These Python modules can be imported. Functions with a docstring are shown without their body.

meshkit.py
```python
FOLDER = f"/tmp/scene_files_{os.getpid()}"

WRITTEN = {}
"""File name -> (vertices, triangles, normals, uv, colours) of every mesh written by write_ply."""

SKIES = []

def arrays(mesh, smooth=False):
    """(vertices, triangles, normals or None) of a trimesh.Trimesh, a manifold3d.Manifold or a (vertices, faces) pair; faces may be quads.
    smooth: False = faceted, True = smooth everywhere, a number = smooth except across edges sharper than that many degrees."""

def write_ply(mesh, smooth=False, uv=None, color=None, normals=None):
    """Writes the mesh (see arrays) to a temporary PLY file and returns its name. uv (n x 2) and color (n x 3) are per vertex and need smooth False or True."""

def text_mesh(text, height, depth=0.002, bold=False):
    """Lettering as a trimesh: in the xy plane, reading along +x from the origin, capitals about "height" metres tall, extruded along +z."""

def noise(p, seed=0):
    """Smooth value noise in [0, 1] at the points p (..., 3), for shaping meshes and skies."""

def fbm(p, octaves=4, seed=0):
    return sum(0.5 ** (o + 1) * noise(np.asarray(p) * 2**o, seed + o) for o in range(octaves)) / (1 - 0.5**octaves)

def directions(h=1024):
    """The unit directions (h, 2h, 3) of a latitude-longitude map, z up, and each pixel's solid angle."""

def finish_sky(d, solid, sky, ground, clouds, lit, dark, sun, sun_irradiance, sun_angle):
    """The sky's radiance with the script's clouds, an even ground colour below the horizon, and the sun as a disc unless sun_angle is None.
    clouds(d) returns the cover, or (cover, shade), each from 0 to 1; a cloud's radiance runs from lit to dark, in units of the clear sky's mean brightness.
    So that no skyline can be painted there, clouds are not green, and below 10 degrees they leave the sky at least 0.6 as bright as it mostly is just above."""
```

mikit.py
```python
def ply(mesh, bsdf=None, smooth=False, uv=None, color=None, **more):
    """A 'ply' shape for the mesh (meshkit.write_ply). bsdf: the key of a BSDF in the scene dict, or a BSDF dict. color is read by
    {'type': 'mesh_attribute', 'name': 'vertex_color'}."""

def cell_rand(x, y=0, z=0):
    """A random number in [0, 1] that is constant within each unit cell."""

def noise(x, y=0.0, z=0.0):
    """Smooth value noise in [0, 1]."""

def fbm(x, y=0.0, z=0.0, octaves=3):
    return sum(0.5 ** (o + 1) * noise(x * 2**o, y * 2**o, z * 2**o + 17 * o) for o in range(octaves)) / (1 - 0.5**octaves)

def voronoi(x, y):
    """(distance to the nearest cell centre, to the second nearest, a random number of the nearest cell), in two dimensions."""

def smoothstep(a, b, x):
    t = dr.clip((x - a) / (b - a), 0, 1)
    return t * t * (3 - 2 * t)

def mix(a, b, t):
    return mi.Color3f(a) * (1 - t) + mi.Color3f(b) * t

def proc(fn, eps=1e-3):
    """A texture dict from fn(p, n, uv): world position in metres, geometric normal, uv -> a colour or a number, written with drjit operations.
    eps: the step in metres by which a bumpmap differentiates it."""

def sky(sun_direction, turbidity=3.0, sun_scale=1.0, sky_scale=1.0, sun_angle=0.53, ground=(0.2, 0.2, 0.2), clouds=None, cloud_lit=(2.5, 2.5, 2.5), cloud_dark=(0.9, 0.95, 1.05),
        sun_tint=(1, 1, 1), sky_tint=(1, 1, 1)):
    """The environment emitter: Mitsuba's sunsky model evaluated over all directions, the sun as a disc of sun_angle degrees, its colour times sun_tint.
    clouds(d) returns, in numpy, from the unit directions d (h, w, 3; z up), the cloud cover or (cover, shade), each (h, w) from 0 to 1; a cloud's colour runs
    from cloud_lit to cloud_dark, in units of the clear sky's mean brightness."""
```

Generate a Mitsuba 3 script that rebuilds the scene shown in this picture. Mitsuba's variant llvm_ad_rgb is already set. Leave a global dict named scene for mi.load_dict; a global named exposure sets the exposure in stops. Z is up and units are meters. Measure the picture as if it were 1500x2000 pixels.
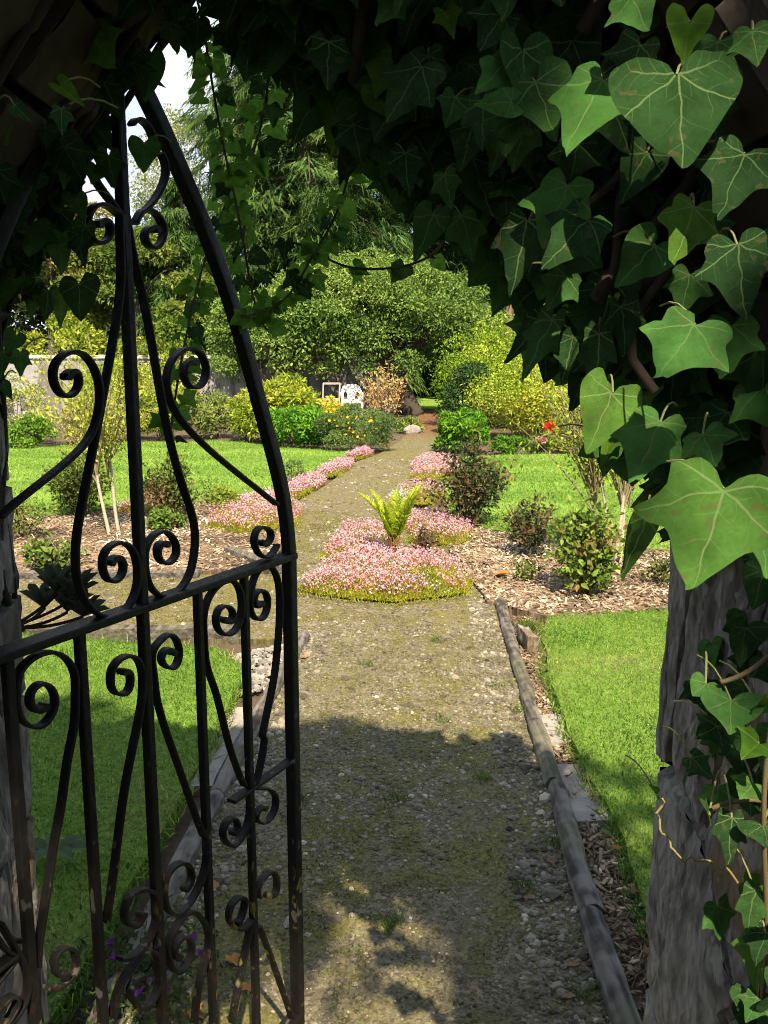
import math, random
import numpy as np, trimesh, shapely
from shapely.geometry import Polygon, Point, LineString, box as sbox
import drjit as dr, mitsuba as mi
import mikit, meshkit
from mikit import proc, noise, fbm, voronoi, cell_rand, smoothstep, mix

T4 = mi.ScalarTransform4f
scene, labels = {}, {}

# ------------------------------------------------------------------ camera, sky, exposure
EYE = (0.0, 0.0, 1.55)
PITCH = math.atan(295 / 1700.0)
scene['camera'] = {'type': 'perspective', 'fov': 2 * math.degrees(math.atan(750 / 1700.0)), 'fov_axis': 'x', 'near_clip': 0.05, 'far_clip': 2000.0,
                   'to_world': T4().look_at(origin=list(EYE), target=[0, math.cos(PITCH), 1.55 - math.sin(PITCH)], up=[0, 0, 1])}
SUN = np.array([0.126, -0.63, 0.766])


def clouds(d):
    q = d * np.array([2.2, 2.2, 4.5]) + 3.7
    n = meshkit.fbm(q, 4, 5)
    return np.clip((n - 0.36) * 4.0, 0, 1) * 0.85, np.clip((meshkit.fbm(q * 1.7, 3, 9) - 0.45) * 2, 0, 0.6)


scene['sky'] = mikit.sky(SUN.tolist(), turbidity=3, clouds=clouds, cloud_lit=(2.3, 2.3, 2.3), cloud_dark=(1.1, 1.15, 1.2), sun_tint=(1.0, 1.0, 0.97), sky_tint=(1.0, 0.99, 0.95), ground=(0.12, 0.13, 0.08))
exposure = 2.9

# ------------------------------------------------------------------ helpers
rng = np.random.default_rng(11)


def unit(v):
    v = np.asarray(v, float)
    return v / np.maximum(np.linalg.norm(v, axis=-1, keepdims=True), 1e-9)


def numbered(key):
    if key not in scene and key not in labels:
        return key
    i = 1
    while f'{key}_{i:03d}' in scene or f'{key}_{i:03d}' in labels:
        i += 1
    return f'{key}_{i:03d}'


def tag(key, label=None, cat=None, group=None, kind=None):
    d = labels.setdefault(key, {})
    for a, b in (('label', label), ('category', cat), ('group', group), ('kind', kind)):
        if b:
            d[a] = b
    return key


def thing(name, label, cat, group=None):
    return tag(numbered(name), label, cat, group)


def part(parent, name, mesh, bsdf, smooth=False, color=None, kind=None, label=None, uv=None):
    key = numbered(parent + '__' + name)
    if isinstance(mesh, MB):
        color, mesh = mesh.col(), mesh.vf()
    scene[key] = mikit.ply(mesh, bsdf, smooth=smooth, color=color, uv=uv)
    if kind or label:
        tag(key, label=label, kind=kind)
    return key


def single(name, mesh, bsdf, label=None, cat=None, group=None, kind=None, smooth=False, color=None):
    key = numbered(name)
    if isinstance(mesh, MB):
        color, mesh = mesh.col(), mesh.vf()
    scene[key] = mikit.ply(mesh, bsdf, smooth=smooth, color=color)
    return tag(key, label, cat, group, kind)


class MB:
    """collects vertices, triangles and per-vertex colours"""

    def __init__(self):
        self.V, self.F, self.C, self.n = [], [], [], 0

    def add(self, v, f, c):
        v = np.asarray(v, float)
        self.V.append(v)
        self.F.append(np.asarray(f, int) + self.n)
        self.C.append(np.broadcast_to(np.asarray(c, float), (len(v), 3)))
        self.n += len(v)
        return self

    def vf(self):
        return np.vstack(self.V), np.vstack(self.F)

    def col(self):
        return np.clip(np.vstack(self.C), 0.002, 0.95)


def ring_tube(pts, rad, sides=7, cap=True):
    p = np.asarray(pts, float)
    r = np.broadcast_to(np.asarray(rad, float), (len(p),))
    t = unit(np.gradient(p, axis=0))
    ref = np.array([0.0, 0, 1]) if abs(t[:, 2]).mean() < 0.8 else np.array([1.0, 0, 0])
    a = unit(np.cross(t, ref))
    b = np.cross(t, a)
    ang = np.arange(sides) * 2 * np.pi / sides
    v = (p[:, None] + r[:, None, None] * (np.cos(ang)[None, :, None] * a[:, None] + np.sin(ang)[None, :, None] * b[:, None])).reshape(-1, 3)
    i, j = np.meshgrid(np.arange(len(p) - 1), np.arange(sides), indexing='ij')
    q = np.stack([i * sides + j, i * sides + (j + 1) % sides, (i + 1) * sides + (j + 1) % sides, (i + 1) * sides + j], -1).reshape(-1, 4)
    f = np.vstack([q[:, [0, 1, 2]], q[:, [0, 2, 3]]])
    if cap:
        n = len(v)
        v = np.vstack([v, p[:1], p[-1:]])
        k = np.arange(sides)
        f = np.vstack([f, np.stack([k * 0 + n, (k + 1) % sides, k], 1), np.stack([k * 0 + n + 1, k + (len(p) - 1) * sides, (k + 1) % sides + (len(p) - 1) * sides], 1)])
    return v, f


def spline(pts, n=60):
    p = np.asarray(pts, float)
    d = np.r_[0, np.cumsum(np.linalg.norm(np.diff(p, axis=0), axis=1) ** 0.6)]
    from scipy.interpolate import CubicSpline
    return CubicSpline(d, p)(np.linspace(0, d[-1], n))


def smooth_noise(p, scale, seed=0):
    return meshkit.fbm(np.asarray(p) * scale + 31.7, 3, seed)


TEMPL = {
    'diamond': (np.array([(0, 0, 0), (.5, .42, .09), (0, 1, -.14), (-.5, .42, .09)]), np.array([(0, 1, 2), (0, 2, 3)])),
    'blade': (np.array([(-.5, 0, 0), (.5, 0, 0), (.36, .55, -.05), (-.36, .55, -.05), (0, 1, -.28)]), np.array([(0, 1, 2), (0, 2, 3), (3, 2, 4)])),
    'tri': (np.array([(-.5, 0, 0), (.5, 0, 0), (0, 1, -.15)]), np.array([(0, 1, 2)])),
    'leaf6': (np.array([(0, 0, 0), (.42, .25, .10), (.46, .55, .07), (0, 1, -.2), (-.46, .55, .07), (-.42, .25, .10), (0, .5, -.03)]),
              np.array([(0, 1, 6), (1, 2, 6), (2, 3, 6), (3, 4, 6), (4, 5, 6), (5, 0, 6)])),
    'oval': (np.array([(0, 0, 0), (.3, .18, .06), (.5, .5, .10), (.4, .82, .04), (0, 1, -.10), (-.4, .82, .04), (-.5, .5, .10), (-.3, .18, .06), (0, .5, -.02)]),
             np.array([(i, (i + 1) % 8, 8) for i in range(8)])),
    'spray': (np.array([(-.06, 0, 0), (.06, 0, 0), (0, 1, -.25), (0, .12, 0), (.05, .25, 0), (.42, .62, -.22), (0, .12, 0), (-.05, .25, 0), (-.42, .62, -.22),
                        (0, .42, -.05), (.04, .55, -.06), (.3, .88, -.3), (0, .42, -.05), (-.04, .55, -.06), (-.3, .88, -.3)]),
              np.array([(0, 1, 2), (3, 4, 5), (6, 8, 7), (9, 10, 11), (12, 14, 13)])),
    'flower': (np.array([(0, 0, 0)] + [(0.5 * math.cos(a), 0.5 * math.sin(a), 0.22) for a in np.arange(5) * 2 * math.pi / 5]),
               np.array([(0, 1 + i, 1 + (i + 1) % 5) for i in range(5)])),
}


def leaves(P, T, N, L, W, kind='diamond'):
    tv, tf = TEMPL[kind]
    T = unit(T)
    N = unit(N - (N * T).sum(-1, keepdims=True) * T)
    U = np.cross(T, N)
    L = np.broadcast_to(L, (len(P),))[:, None, None]
    W = np.broadcast_to(W, (len(P),))[:, None, None]
    v = P[:, None] + tv[None, :, :1] * W * U[:, None] + tv[None, :, 1:2] * L * T[:, None] + tv[None, :, 2:] * L * N[:, None]
    f = tf[None] + (np.arange(len(P)) * len(tv))[:, None, None]
    return v.reshape(-1, 3), f.reshape(-1, 3), len(tv)


def add_leaves(mb, P, T, N, L, W, col, kind='diamond'):
    v, f, k = leaves(P, T, N, L, W, kind)
    mb.add(v, f, np.repeat(np.broadcast_to(col, (len(P), 3)), k, axis=0))


def palette(P, cols, scale=1.5, jitter=0.22, seed=0, r=None):
    """per-leaf colours: clumps of the palette's colours by position, plus leaf to leaf variation"""
    r = rng if r is None else r
    cols = np.asarray(cols, float)
    n = np.clip((smooth_noise(P, scale, seed) - 0.5) * 2.2 + 0.5 + r.normal(0, 0.2, len(P)), 0, 0.999) * (len(cols) - 1)
    i = n.astype(int)
    t = (n - i)[:, None]
    c = cols[i] * (1 - t) + cols[i + 1] * t
    return c * np.exp(r.normal(0, jitter, (len(P), 1)))


def rand_dir(n, r=None):
    r = rng if r is None else r
    return unit(r.normal(size=(n, 3)))


def sublumps(c, rad, n, sub, r=None, zmin=None, low=-0.35):
    """small balls of foliage over the surface of an ellipsoid"""
    r = rng if r is None else r
    d = rand_dir(n * 3, r)
    d = d[d[:, 2] > low][:n]
    k = 0.72 + 0.3 * r.random((len(d), 1))
    p = np.asarray(c) + d * np.asarray(rad) * k
    s = sub * (0.6 + 0.8 * r.random(len(d)))
    return p, s


def lump_cloud(lumps, n, r=None, squash=0.8, shell=(0.55, 1.05)):
    """leaf positions and outward directions over balls (centres, radii)"""
    r = rng if r is None else r
    c, s = lumps
    i = r.choice(len(c), n, p=s ** 2 / (s ** 2).sum())
    d = rand_dir(n, r)
    d[:, 2] = np.abs(d[:, 2]) * np.where(r.random(n) < 0.78, 1, -1)
    k = (shell[0] + (shell[1] - shell[0]) * r.random(n) ** 0.6)[:, None] * s[i][:, None]
    return c[i] + d * k * np.array([1, 1, squash]), d


def in_poly(poly, n, r=None):
    r = rng if r is None else r
    x0, y0, x1, y1 = poly.bounds
    out = []
    while sum(map(len, out)) < n:
        p = np.stack([x0 + (x1 - x0) * r.random(n * 2), y0 + (y1 - y0) * r.random(n * 2)], 1)
        out.append(p[shapely.contains_xy(poly, p[:, 0], p[:, 1])])
    return np.vstack(out)[:n]


def slab(poly, z0, z1):
    m = trimesh.creation.extrude_polygon(poly, z1 - z0, engine='earcut')
    m.apply_translation([0, 0, z0])
    return m


# ------------------------------------------------------------------ materials
def bsdf(name, d):
    scene[name] = d


def rgbv(r, g, b):
    return {'type': 'rgb', 'value': [r, g, b]}


VC = {'type': 'mesh_attribute', 'name': 'vertex_color'}
bsdf('foliage', {'type': 'principledthin', 'base_color': VC, 'roughness': 0.55, 'diff_trans': 0.75, 'eta': 1.35})
bsdf('gloss_foliage', {'type': 'principledthin', 'base_color': VC, 'roughness': 0.35, 'diff_trans': 0.5, 'eta': 1.45})
bsdf('matte', {'type': 'twosided', 'bsdf': {'type': 'principled', 'base_color': VC, 'roughness': 0.9, 'specular': 0.25}})
bsdf('petals', {'type': 'principledthin', 'base_color': VC, 'roughness': 0.8, 'diff_trans': 0.6, 'eta': 1.2})


def bark_fn(p, n, uv):
    a = fbm(p.x * 25, p.y * 25, p.z * 6)
    return mix((0.05, 0.042, 0.034), (0.16, 0.14, 0.115), smoothstep(0.25, 0.75, a))


bsdf('bark', {'type': 'bumpmap', 'arbitrary': proc(lambda p, n, uv: fbm(p.x * 30, p.y * 30, p.z * 8) * 0.012), 'scale': 1.0,
              'bsdf': {'type': 'twosided', 'bsdf': {'type': 'principled', 'base_color': proc(bark_fn), 'roughness': 0.9, 'specular': 0.2}}})


def path_fn(p, n, uv):
    f1, f2, w = voronoi(p.x * 55, p.y * 55)
    g1, g2, w2 = voronoi(p.x * 23 + 5, p.y * 23)
    g = fbm(p.x * 190, p.y * 190, 2.0, 2)
    dirt = mix((0.068, 0.060, 0.040), (0.245, 0.22, 0.155), smoothstep(0.2, 0.8, g * 0.6 + 0.4 * fbm(p.x * 60, p.y * 60, 2.0, 2)))
    stone = mix((0.09, 0.080, 0.058), (0.34, 0.305, 0.225), w * w * 0.7 + w2 * 0.3)
    stone = mix(dirt, stone, (1 - smoothstep(0.25, 0.5, f1)) * smoothstep(0.35, 0.65, w2))
    m = fbm(p.x * 2.3 + 3, p.y * 1.5, 0.0, 4) * 0.42 + fbm(p.x * 12, p.y * 12, 3.0, 4) * 0.58
    moss = mix((0.068, 0.068, 0.022), (0.225, 0.215, 0.062), smoothstep(0.15, 0.85, fbm(p.x * 150, p.y * 150, 1.0, 2) * 0.65 + 0.35 * fbm(p.x * 40, p.y * 40, 5.0, 2)))
    far = smoothstep(16.0, 21.0, p.y)
    c = mix(stone, moss, smoothstep(0.40, 0.62, m) * 0.75)
    litter = mix((0.09, 0.05, 0.03), (0.22, 0.12, 0.07), fbm(p.x * 9, p.y * 9))
    return mix(c, litter, far) * mi.Color3f(0.74, 0.73, 0.64)


def path_h(p, n, uv):
    f1, f2, w = voronoi(p.x * 55, p.y * 55)
    return (1 - smoothstep(0.0, 0.5, f1)) * 0.003 * smoothstep(0.3, 0.7, w) + fbm(p.x * 6, p.y * 6) * 0.02 + fbm(p.x * 70, p.y * 70) * 0.010 + fbm(p.x * 170, p.y * 170) * 0.004


def bumped(height, inner):
    return {'type': 'bumpmap', 'arbitrary': proc(height), 'scale': 1.0, 'bsdf': inner}


def rough(fn, roughness=0.92, spec=0.2):
    return {'type': 'principled', 'base_color': proc(fn), 'roughness': roughness, 'specular': spec}


bsdf('path_gravel', bumped(path_h, rough(path_fn)))


def lawn_fn(p, n, uv):
    stripe = smoothstep(-0.25, 0.25, dr.sin(p.y * 3.6 + p.x * 0.5 + 0.5 * fbm(p.x * 0.7, p.y * 0.7)))
    a = fbm(p.x * 1.1, p.y * 1.1, 2.0, 4)
    c = mix((0.065, 0.125, 0.018), (0.125, 0.20, 0.032), a)
    c = mix(c, mix((0.11, 0.20, 0.03), (0.19, 0.28, 0.05), a), stripe * 0.55 * smoothstep(6.0, 7.0, p.y))
    return c * (0.72 + 0.56 * fbm(p.x * 40, p.y * 40, 7.0))


bsdf('lawn_turf', bumped(lambda p, n, uv: fbm(p.x * 45, p.y * 45) * 0.02, rough(lawn_fn)))


def soil_fn(p, n, uv):
    a = fbm(p.x * 6, p.y * 6, p.z * 6, 4)
    return mix((0.035, 0.026, 0.019), (0.12, 0.09, 0.062), a)


bsdf('soil', bumped(lambda p, n, uv: fbm(p.x * 18, p.y * 18) * 0.04, rough(soil_fn)))


def mulch_fn(p, n, uv):
    f1, f2, w = voronoi(p.x * 38, p.y * 60)
    return (0.55 + 0.45 * smoothstep(0.35, 0.6, fbm(p.x * 1.7, p.y * 1.7, 6.0))) * mix((0.09, 0.063, 0.04), (0.33, 0.245, 0.16), w) * (0.55 + 0.45 * smoothstep(0.0, 0.25, f2 - f1))


bsdf('mulch', bumped(lambda p, n, uv: fbm(p.x * 25, p.y * 25) * 0.035, rough(mulch_fn)))


def iron_fn(p, n, uv):
    a = fbm(p.x * 60, p.y * 60, p.z * 30)
    b = fbm(p.x * 22 + 9, p.y * 22, p.z * 14)
    low = 1 - smoothstep(0.55, 1.05, p.z)
    c = mix((0.003, 0.003, 0.003), (0.010, 0.0097, 0.0095), a)
    c = mix(c, (0.14, 0.13, 0.115), smoothstep(0.68, 0.76, a) * 0.5 * (0.05 + low))
    c = mix(c, (0.075, 0.034, 0.018), smoothstep(0.60, 0.70, fbm(p.x * 80 + 9, p.y * 80, p.z * 40)) * low * 0.12)
    return mix(c, (0.24, 0.235, 0.05), smoothstep(0.62, 0.72, fbm(p.x * 75, p.y * 75 + 4, p.z * 30)) * smoothstep(0.5, 0.6, fbm(p.x * 14, p.y * 14, p.z * 8)) * (1 - smoothstep(0.3, 0.8, p.z)) * 0.5)


bsdf('iron', bumped(lambda p, n, uv: fbm(p.x * 90, p.y * 90, p.z * 60) * 0.0016, {'type': 'principled', 'base_color': proc(iron_fn), 'roughness': 0.55, 'specular': 0.22}))


def stone_fn(p, n, uv):
    a = fbm(p.x * 9, p.y * 9, p.z * 5, 4)
    b = fbm(p.x * 4 + 8, p.y * 5, p.z * 3.0)
    s = fbm(p.x * 70, p.y * 70, p.z * 25)
    c = mix((0.055, 0.050, 0.045), (0.27, 0.252, 0.23), smoothstep(0.25, 0.75, a * 0.5 + s * 0.5))
    c = mix(c, (0.13, 0.085, 0.04), smoothstep(0.54, 0.64, b) * 0.75)
    return mix(c, (0.23, 0.235, 0.205), smoothstep(0.60, 0.66, fbm(p.x * 46 + 2, p.y * 46, p.z * 22, 4)) * 0.65)


bsdf('stone', bumped(lambda p, n, uv: fbm(p.x * 40, p.y * 40, p.z * 14, 4) * 0.014 + fbm(p.x * 110, p.y * 110, p.z * 45) * 0.006, rough(stone_fn, 0.9)))


def mortar_fn(p, n, uv):
    return mix((0.03, 0.026, 0.022), (0.09, 0.08, 0.07), fbm(p.x * 20, p.y * 20, p.z * 20))


bsdf('soffit_shade_stone', bumped(lambda p, n, uv: fbm(p.x * 40, p.y * 40, p.z * 14, 4) * 0.02, rough(lambda p, n, uv: mix((0.022, 0.019, 0.016), (0.075, 0.064, 0.052), fbm(p.x * 9, p.y * 9, p.z * 9, 4)), 0.85)))  # arch stone with the shade under the arch put into its colour
bsdf('mortar', bumped(lambda p, n, uv: fbm(p.x * 30, p.y * 30, p.z * 30) * 0.02, rough(mortar_fn)))


def log_fn(p, n, uv):
    a = fbm(p.x * 34, p.y * 9, p.z * 34, 4)
    b = fbm(p.x * 5, p.y * 5, 2.0)
    a = fbm(p.x * 60, p.y * 5, p.z * 60, 4) * 0.6 + fbm(p.x * 25, p.y * 25, p.z * 25, 3) * 0.4
    c = mix((0.035, 0.030, 0.026), (0.165, 0.15, 0.13), smoothstep(0.3, 0.7, a))
    return mix(c, (0.11, 0.12, 0.06), smoothstep(0.5, 0.7, b) * 0.35)


bsdf('log_wood', bumped(lambda p, n, uv: fbm(p.x * 60, p.y * 8, p.z * 60) * 0.006, rough(log_fn, 0.85)))


def render_wall_fn(p, n, uv):
    a = fbm(p.x * 1.3, p.z * 2.0, 1.0, 4)
    b = fbm(p.x * 6.0, p.z * 1.2, 4.0, 3)
    c = mix((0.22, 0.215, 0.205), (0.36, 0.35, 0.335), a)
    return mix(c, (0.09, 0.085, 0.08), smoothstep(0.45, 0.68, b) * 0.65)


bsdf('wall_render', bumped(lambda p, n, uv: fbm(p.x * 9, p.y * 9, p.z * 9) * 0.02, rough(render_wall_fn)))
bsdf('coping', bumped(lambda p, n, uv: fbm(p.x * 9, p.y * 9, p.z * 9) * 0.02, rough(lambda p, n, uv: mix((0.34, 0.33, 0.31), (0.62, 0.60, 0.57), fbm(p.x * 2, p.y * 2, p.z * 8)))))
bsdf('white_plastic', {'type': 'twosided', 'bsdf': {'type': 'principled', 'base_color': rgbv(0.78, 0.78, 0.76), 'roughness': 0.4, 'specular': 0.5}})
bsdf('grey_wood', {'type': 'twosided', 'bsdf': rough(lambda p, n, uv: mix((0.26, 0.20, 0.165), (0.52, 0.43, 0.37), fbm(p.x * 30, p.y * 30, p.z * 5)))})
bsdf('slab_concrete', bumped(lambda p, n, uv: fbm(p.x * 50, p.y * 50) * 0.006, rough(lambda p, n, uv: mix((0.17, 0.155, 0.135), (0.36, 0.335, 0.30), fbm(p.x * 12, p.y * 12, 0.0, 4)))))


def ivy_fn(p, n, uv):
    """leaf tissue and pale veins in the leaf's own coordinates; the whole part of uv.x / 4 numbers the leaf"""
    k = dr.floor((uv.x + 2) / 4)
    x, y = uv.x - 4 * k, uv.y
    wx, wy = fbm(x * 5 + k * 3, y * 5, 2.0, 2) - 0.5, fbm(x * 5 + k * 3, y * 5, 7.0, 2) - 0.5
    x, y = x + 0.07 * wx, y + 0.07 * wy
    r1, r2 = cell_rand(k, 3, 1), cell_rand(k, 5, 2)
    c = mix((0.021, 0.052, 0.019), (0.055, 0.150, 0.034), r1 * r1)
    c = mix(c, (0.075, 0.16, 0.025), smoothstep(0.86, 0.93, r2))
    c = c * (0.62 + 0.76 * fbm(x * 3.5 + k, y * 3.5, 1.0)) * (0.85 + 0.3 * fbm(x * 30, y * 30, k))
    c = mix(c, (0.10, 0.085, 0.04), smoothstep(0.74, 0.80, fbm(x * 9 + k * 2, y * 9, 4.0, 2)) * 0.45)
    vein, side = mi.Float(9.0), mi.Float(9.0)
    best = mi.Float(9.0)
    for ex, ey, ln in ((0, 1, 0.97), (0.84, 0.54, 0.78), (-0.84, 0.54, 0.78), (0.95, -0.22, 0.46), (-0.95, -0.22, 0.46)):
        h = math.hypot(ex, ey)
        ex, ey = ex / h, ey / h
        a = dr.clip(x * ex + y * ey, 0, ln)
        d = dr.sqrt(dr.square(x - a * ex) + dr.square(y - a * ey))
        al = x * ex + y * ey
        pe = dr.abs(x * ey - y * ex)
        q = (al - pe * 0.9 + pe * pe * 0.9) * (3.6 / ln) + 0.3
        s = dr.abs(q - dr.round(q)) * ln / 3.6 + pe * 0.02
        side = dr.select(d < best, s, side)
        best = dr.minimum(best, d)
        vein = dr.minimum(vein, d - 0.009 * (1 - 0.75 * a / ln))
    pale = mix((0.11, 0.18, 0.07), (0.17, 0.25, 0.10), r2)
    c = mix(c, pale, (1 - smoothstep(0.001, 0.011, side)) * 0.30)
    return mix(c, pale, (1 - smoothstep(-0.002, 0.009, vein)) * 0.68)


bsdf('ivy', {'type': 'principledthin', 'base_color': proc(ivy_fn), 'roughness': 0.28, 'diff_trans': 0.45, 'eta': 1.42})
def young_fn(p, n, uv):
    k = dr.floor((uv.x + 2) / 4)
    x, y = uv.x - 4 * k, uv.y
    c = mix((0.055, 0.14, 0.018), (0.11, 0.23, 0.03), cell_rand(k, 1, 1)) * (0.7 + 0.6 * fbm(x * 5 + k, y * 5, 1.0))
    v = dr.abs(x) + 0.02 * fbm(x * 6, y * 6, k)
    for e in (0.84, -0.84):
        v = dr.minimum(v, dr.select(y > 0, dr.abs(x * 0.54 - y * e), 9.0))
    return mix(c, (0.18, 0.27, 0.08), (1 - smoothstep(0.008, 0.03, v)) * 0.6)


bsdf('ivy_young', {'type': 'principledthin', 'base_color': proc(young_fn),
                   'roughness': 0.45, 'diff_trans': 1.1, 'eta': 1.35})

# ------------------------------------------------------------------ the ground, paths, lawns and beds
single('ground', slab(sbox(-200, -60, 200, 320), -0.4, -0.03), 'soil', kind='structure')
RLOG = [(0.565, 0.6), (0.575, 1.83), (0.59, 2.46), (0.615, 2.76), (0.645, 3.23), (0.66, 3.64), (0.69, 4.45), (0.745, 5.45)]
LLOG = [(-0.72, 1.0), (-0.66, 2.0), (-0.62, 2.58), (-0.59, 3.09), (-0.55, 3.69), (-0.45, 4.76)]
path_main = Polygon([(-0.8, -6), (-0.72, 1.0), (-0.66, 2.0), (-0.62, 2.58), (-0.59, 3.09), (-0.55, 3.69), (-0.47, 4.72), (-7, 4.85), (-7, 6.1), (-0.84, 6.25), (-0.83, 7.4), (-0.88, 8.3),
                     (-0.98, 9.6), (-0.72, 11), (-0.42, 13.6), (-0.1, 14.6), (0.3, 17), (0.8, 22), (1.1, 27), (1.2, 28), (1.95, 28), (1.9, 27), (1.55, 22), (1.15, 18.5), (1.0, 16), (0.80, 14.4), (0.55, 13), (0.36, 11.0),
                     (0.22, 9.7), (0.5, 8.2), (0.62, 6.6), (0.66, 5.5), (0.745, 5.45), (0.69, 4.45), (0.66, 3.64), (0.645, 3.23), (0.615, 2.76), (0.59, 2.46), (0.575, 1.83), (0.565, 0.6), (0.7, -6)])
single('gravel_path', slab(path_main, -0.2, 0.0), 'path_gravel', kind='structure')


def wavy(pts, amp=0.03, step=0.12, seed=0):
    ring = Polygon(pts).exterior
    d = np.arange(0, ring.length, step)
    p = np.array([ring.interpolate(x).coords[0] for x in d])
    q = np.c_[p, np.zeros(len(p))]
    off = np.c_[meshkit.fbm(q * 3 + 1, 3, seed), meshkit.fbm(q * 3 + 9, 3, seed + 7)] - 0.5
    return Polygon(p + off * amp * 2).buffer(0)


lawn_rn = wavy([(0.70, 0.9), (0.72, 2.1), (0.765, 2.76), (0.775, 3.75), (0.88, 4.7), (0.98, 5.05), (1.75, 5.21), (6, 5.5), (6, 0.9)], 0.035)
lawn_ln = wavy([(-0.80, 1.2), (-0.78, 2.1), (-0.74, 2.6), (-0.69, 3.2), (-0.70, 4.15), (-0.85, 4.45), (-2.07, 4.70), (-6, 4.78), (-6, 1.2)], 0.03)
lawn_lf = wavy([(-12, 8.9), (-3.81, 8.5), (-3.35, 8.63), (-1.9, 9.6), (-1.35, 10.4), (-1.12, 11.4), (-0.75, 13.4), (-0.5, 14.7), (-1.5, 15.3), (-3.11, 16.8), (-5, 16.4), (-6.7, 15.3), (-12, 15.3)], 0.08, 0.3)
lawn_rf = wavy([(0.62, 8.6), (0.92, 7.83), (1.5, 7.35), (2.28, 6.95), (5, 6.3), (12, 6.2), (12, 14.6), (3.4, 14.4), (1.42, 14.15), (0.98, 13.4), (0.72, 11)], 0.08, 0.3)
for nm, pl in (('lawn', lawn_rn), ('lawn', lawn_ln), ('lawn', lawn_lf), ('lawn', lawn_rf)):
    single(nm, slab(pl, -0.25, 0.035), 'lawn_turf', kind='structure')
single('lawn', slab(sbox(-8, 28.6, 16, 64), -0.02, 0.02), 'lawn_turf', kind='structure')
bed_r = wavy([(0.66, 5.42), (1.0, 5.1), (8, 5.55), (8, 7.2), (2.2, 7.3), (0.95, 8.2), (0.55, 8.9), (0.45, 7.9), (0.6, 6.6)], 0.05, 0.2)
bed_l = wavy([(-8, 6.15), (-0.86, 6.3), (-0.84, 7.4), (-0.9, 8.3), (-1.02, 9.6), (-1.4, 10.6), (-2, 9.9), (-3.4, 8.9), (-8, 8.9)], 0.05, 0.2)
single('flower_bed', slab(bed_r, -0.15, 0.02), 'mulch', kind='structure')
single('flower_bed', slab(bed_l, -0.15, 0.02), 'mulch', kind='structure')


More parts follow.
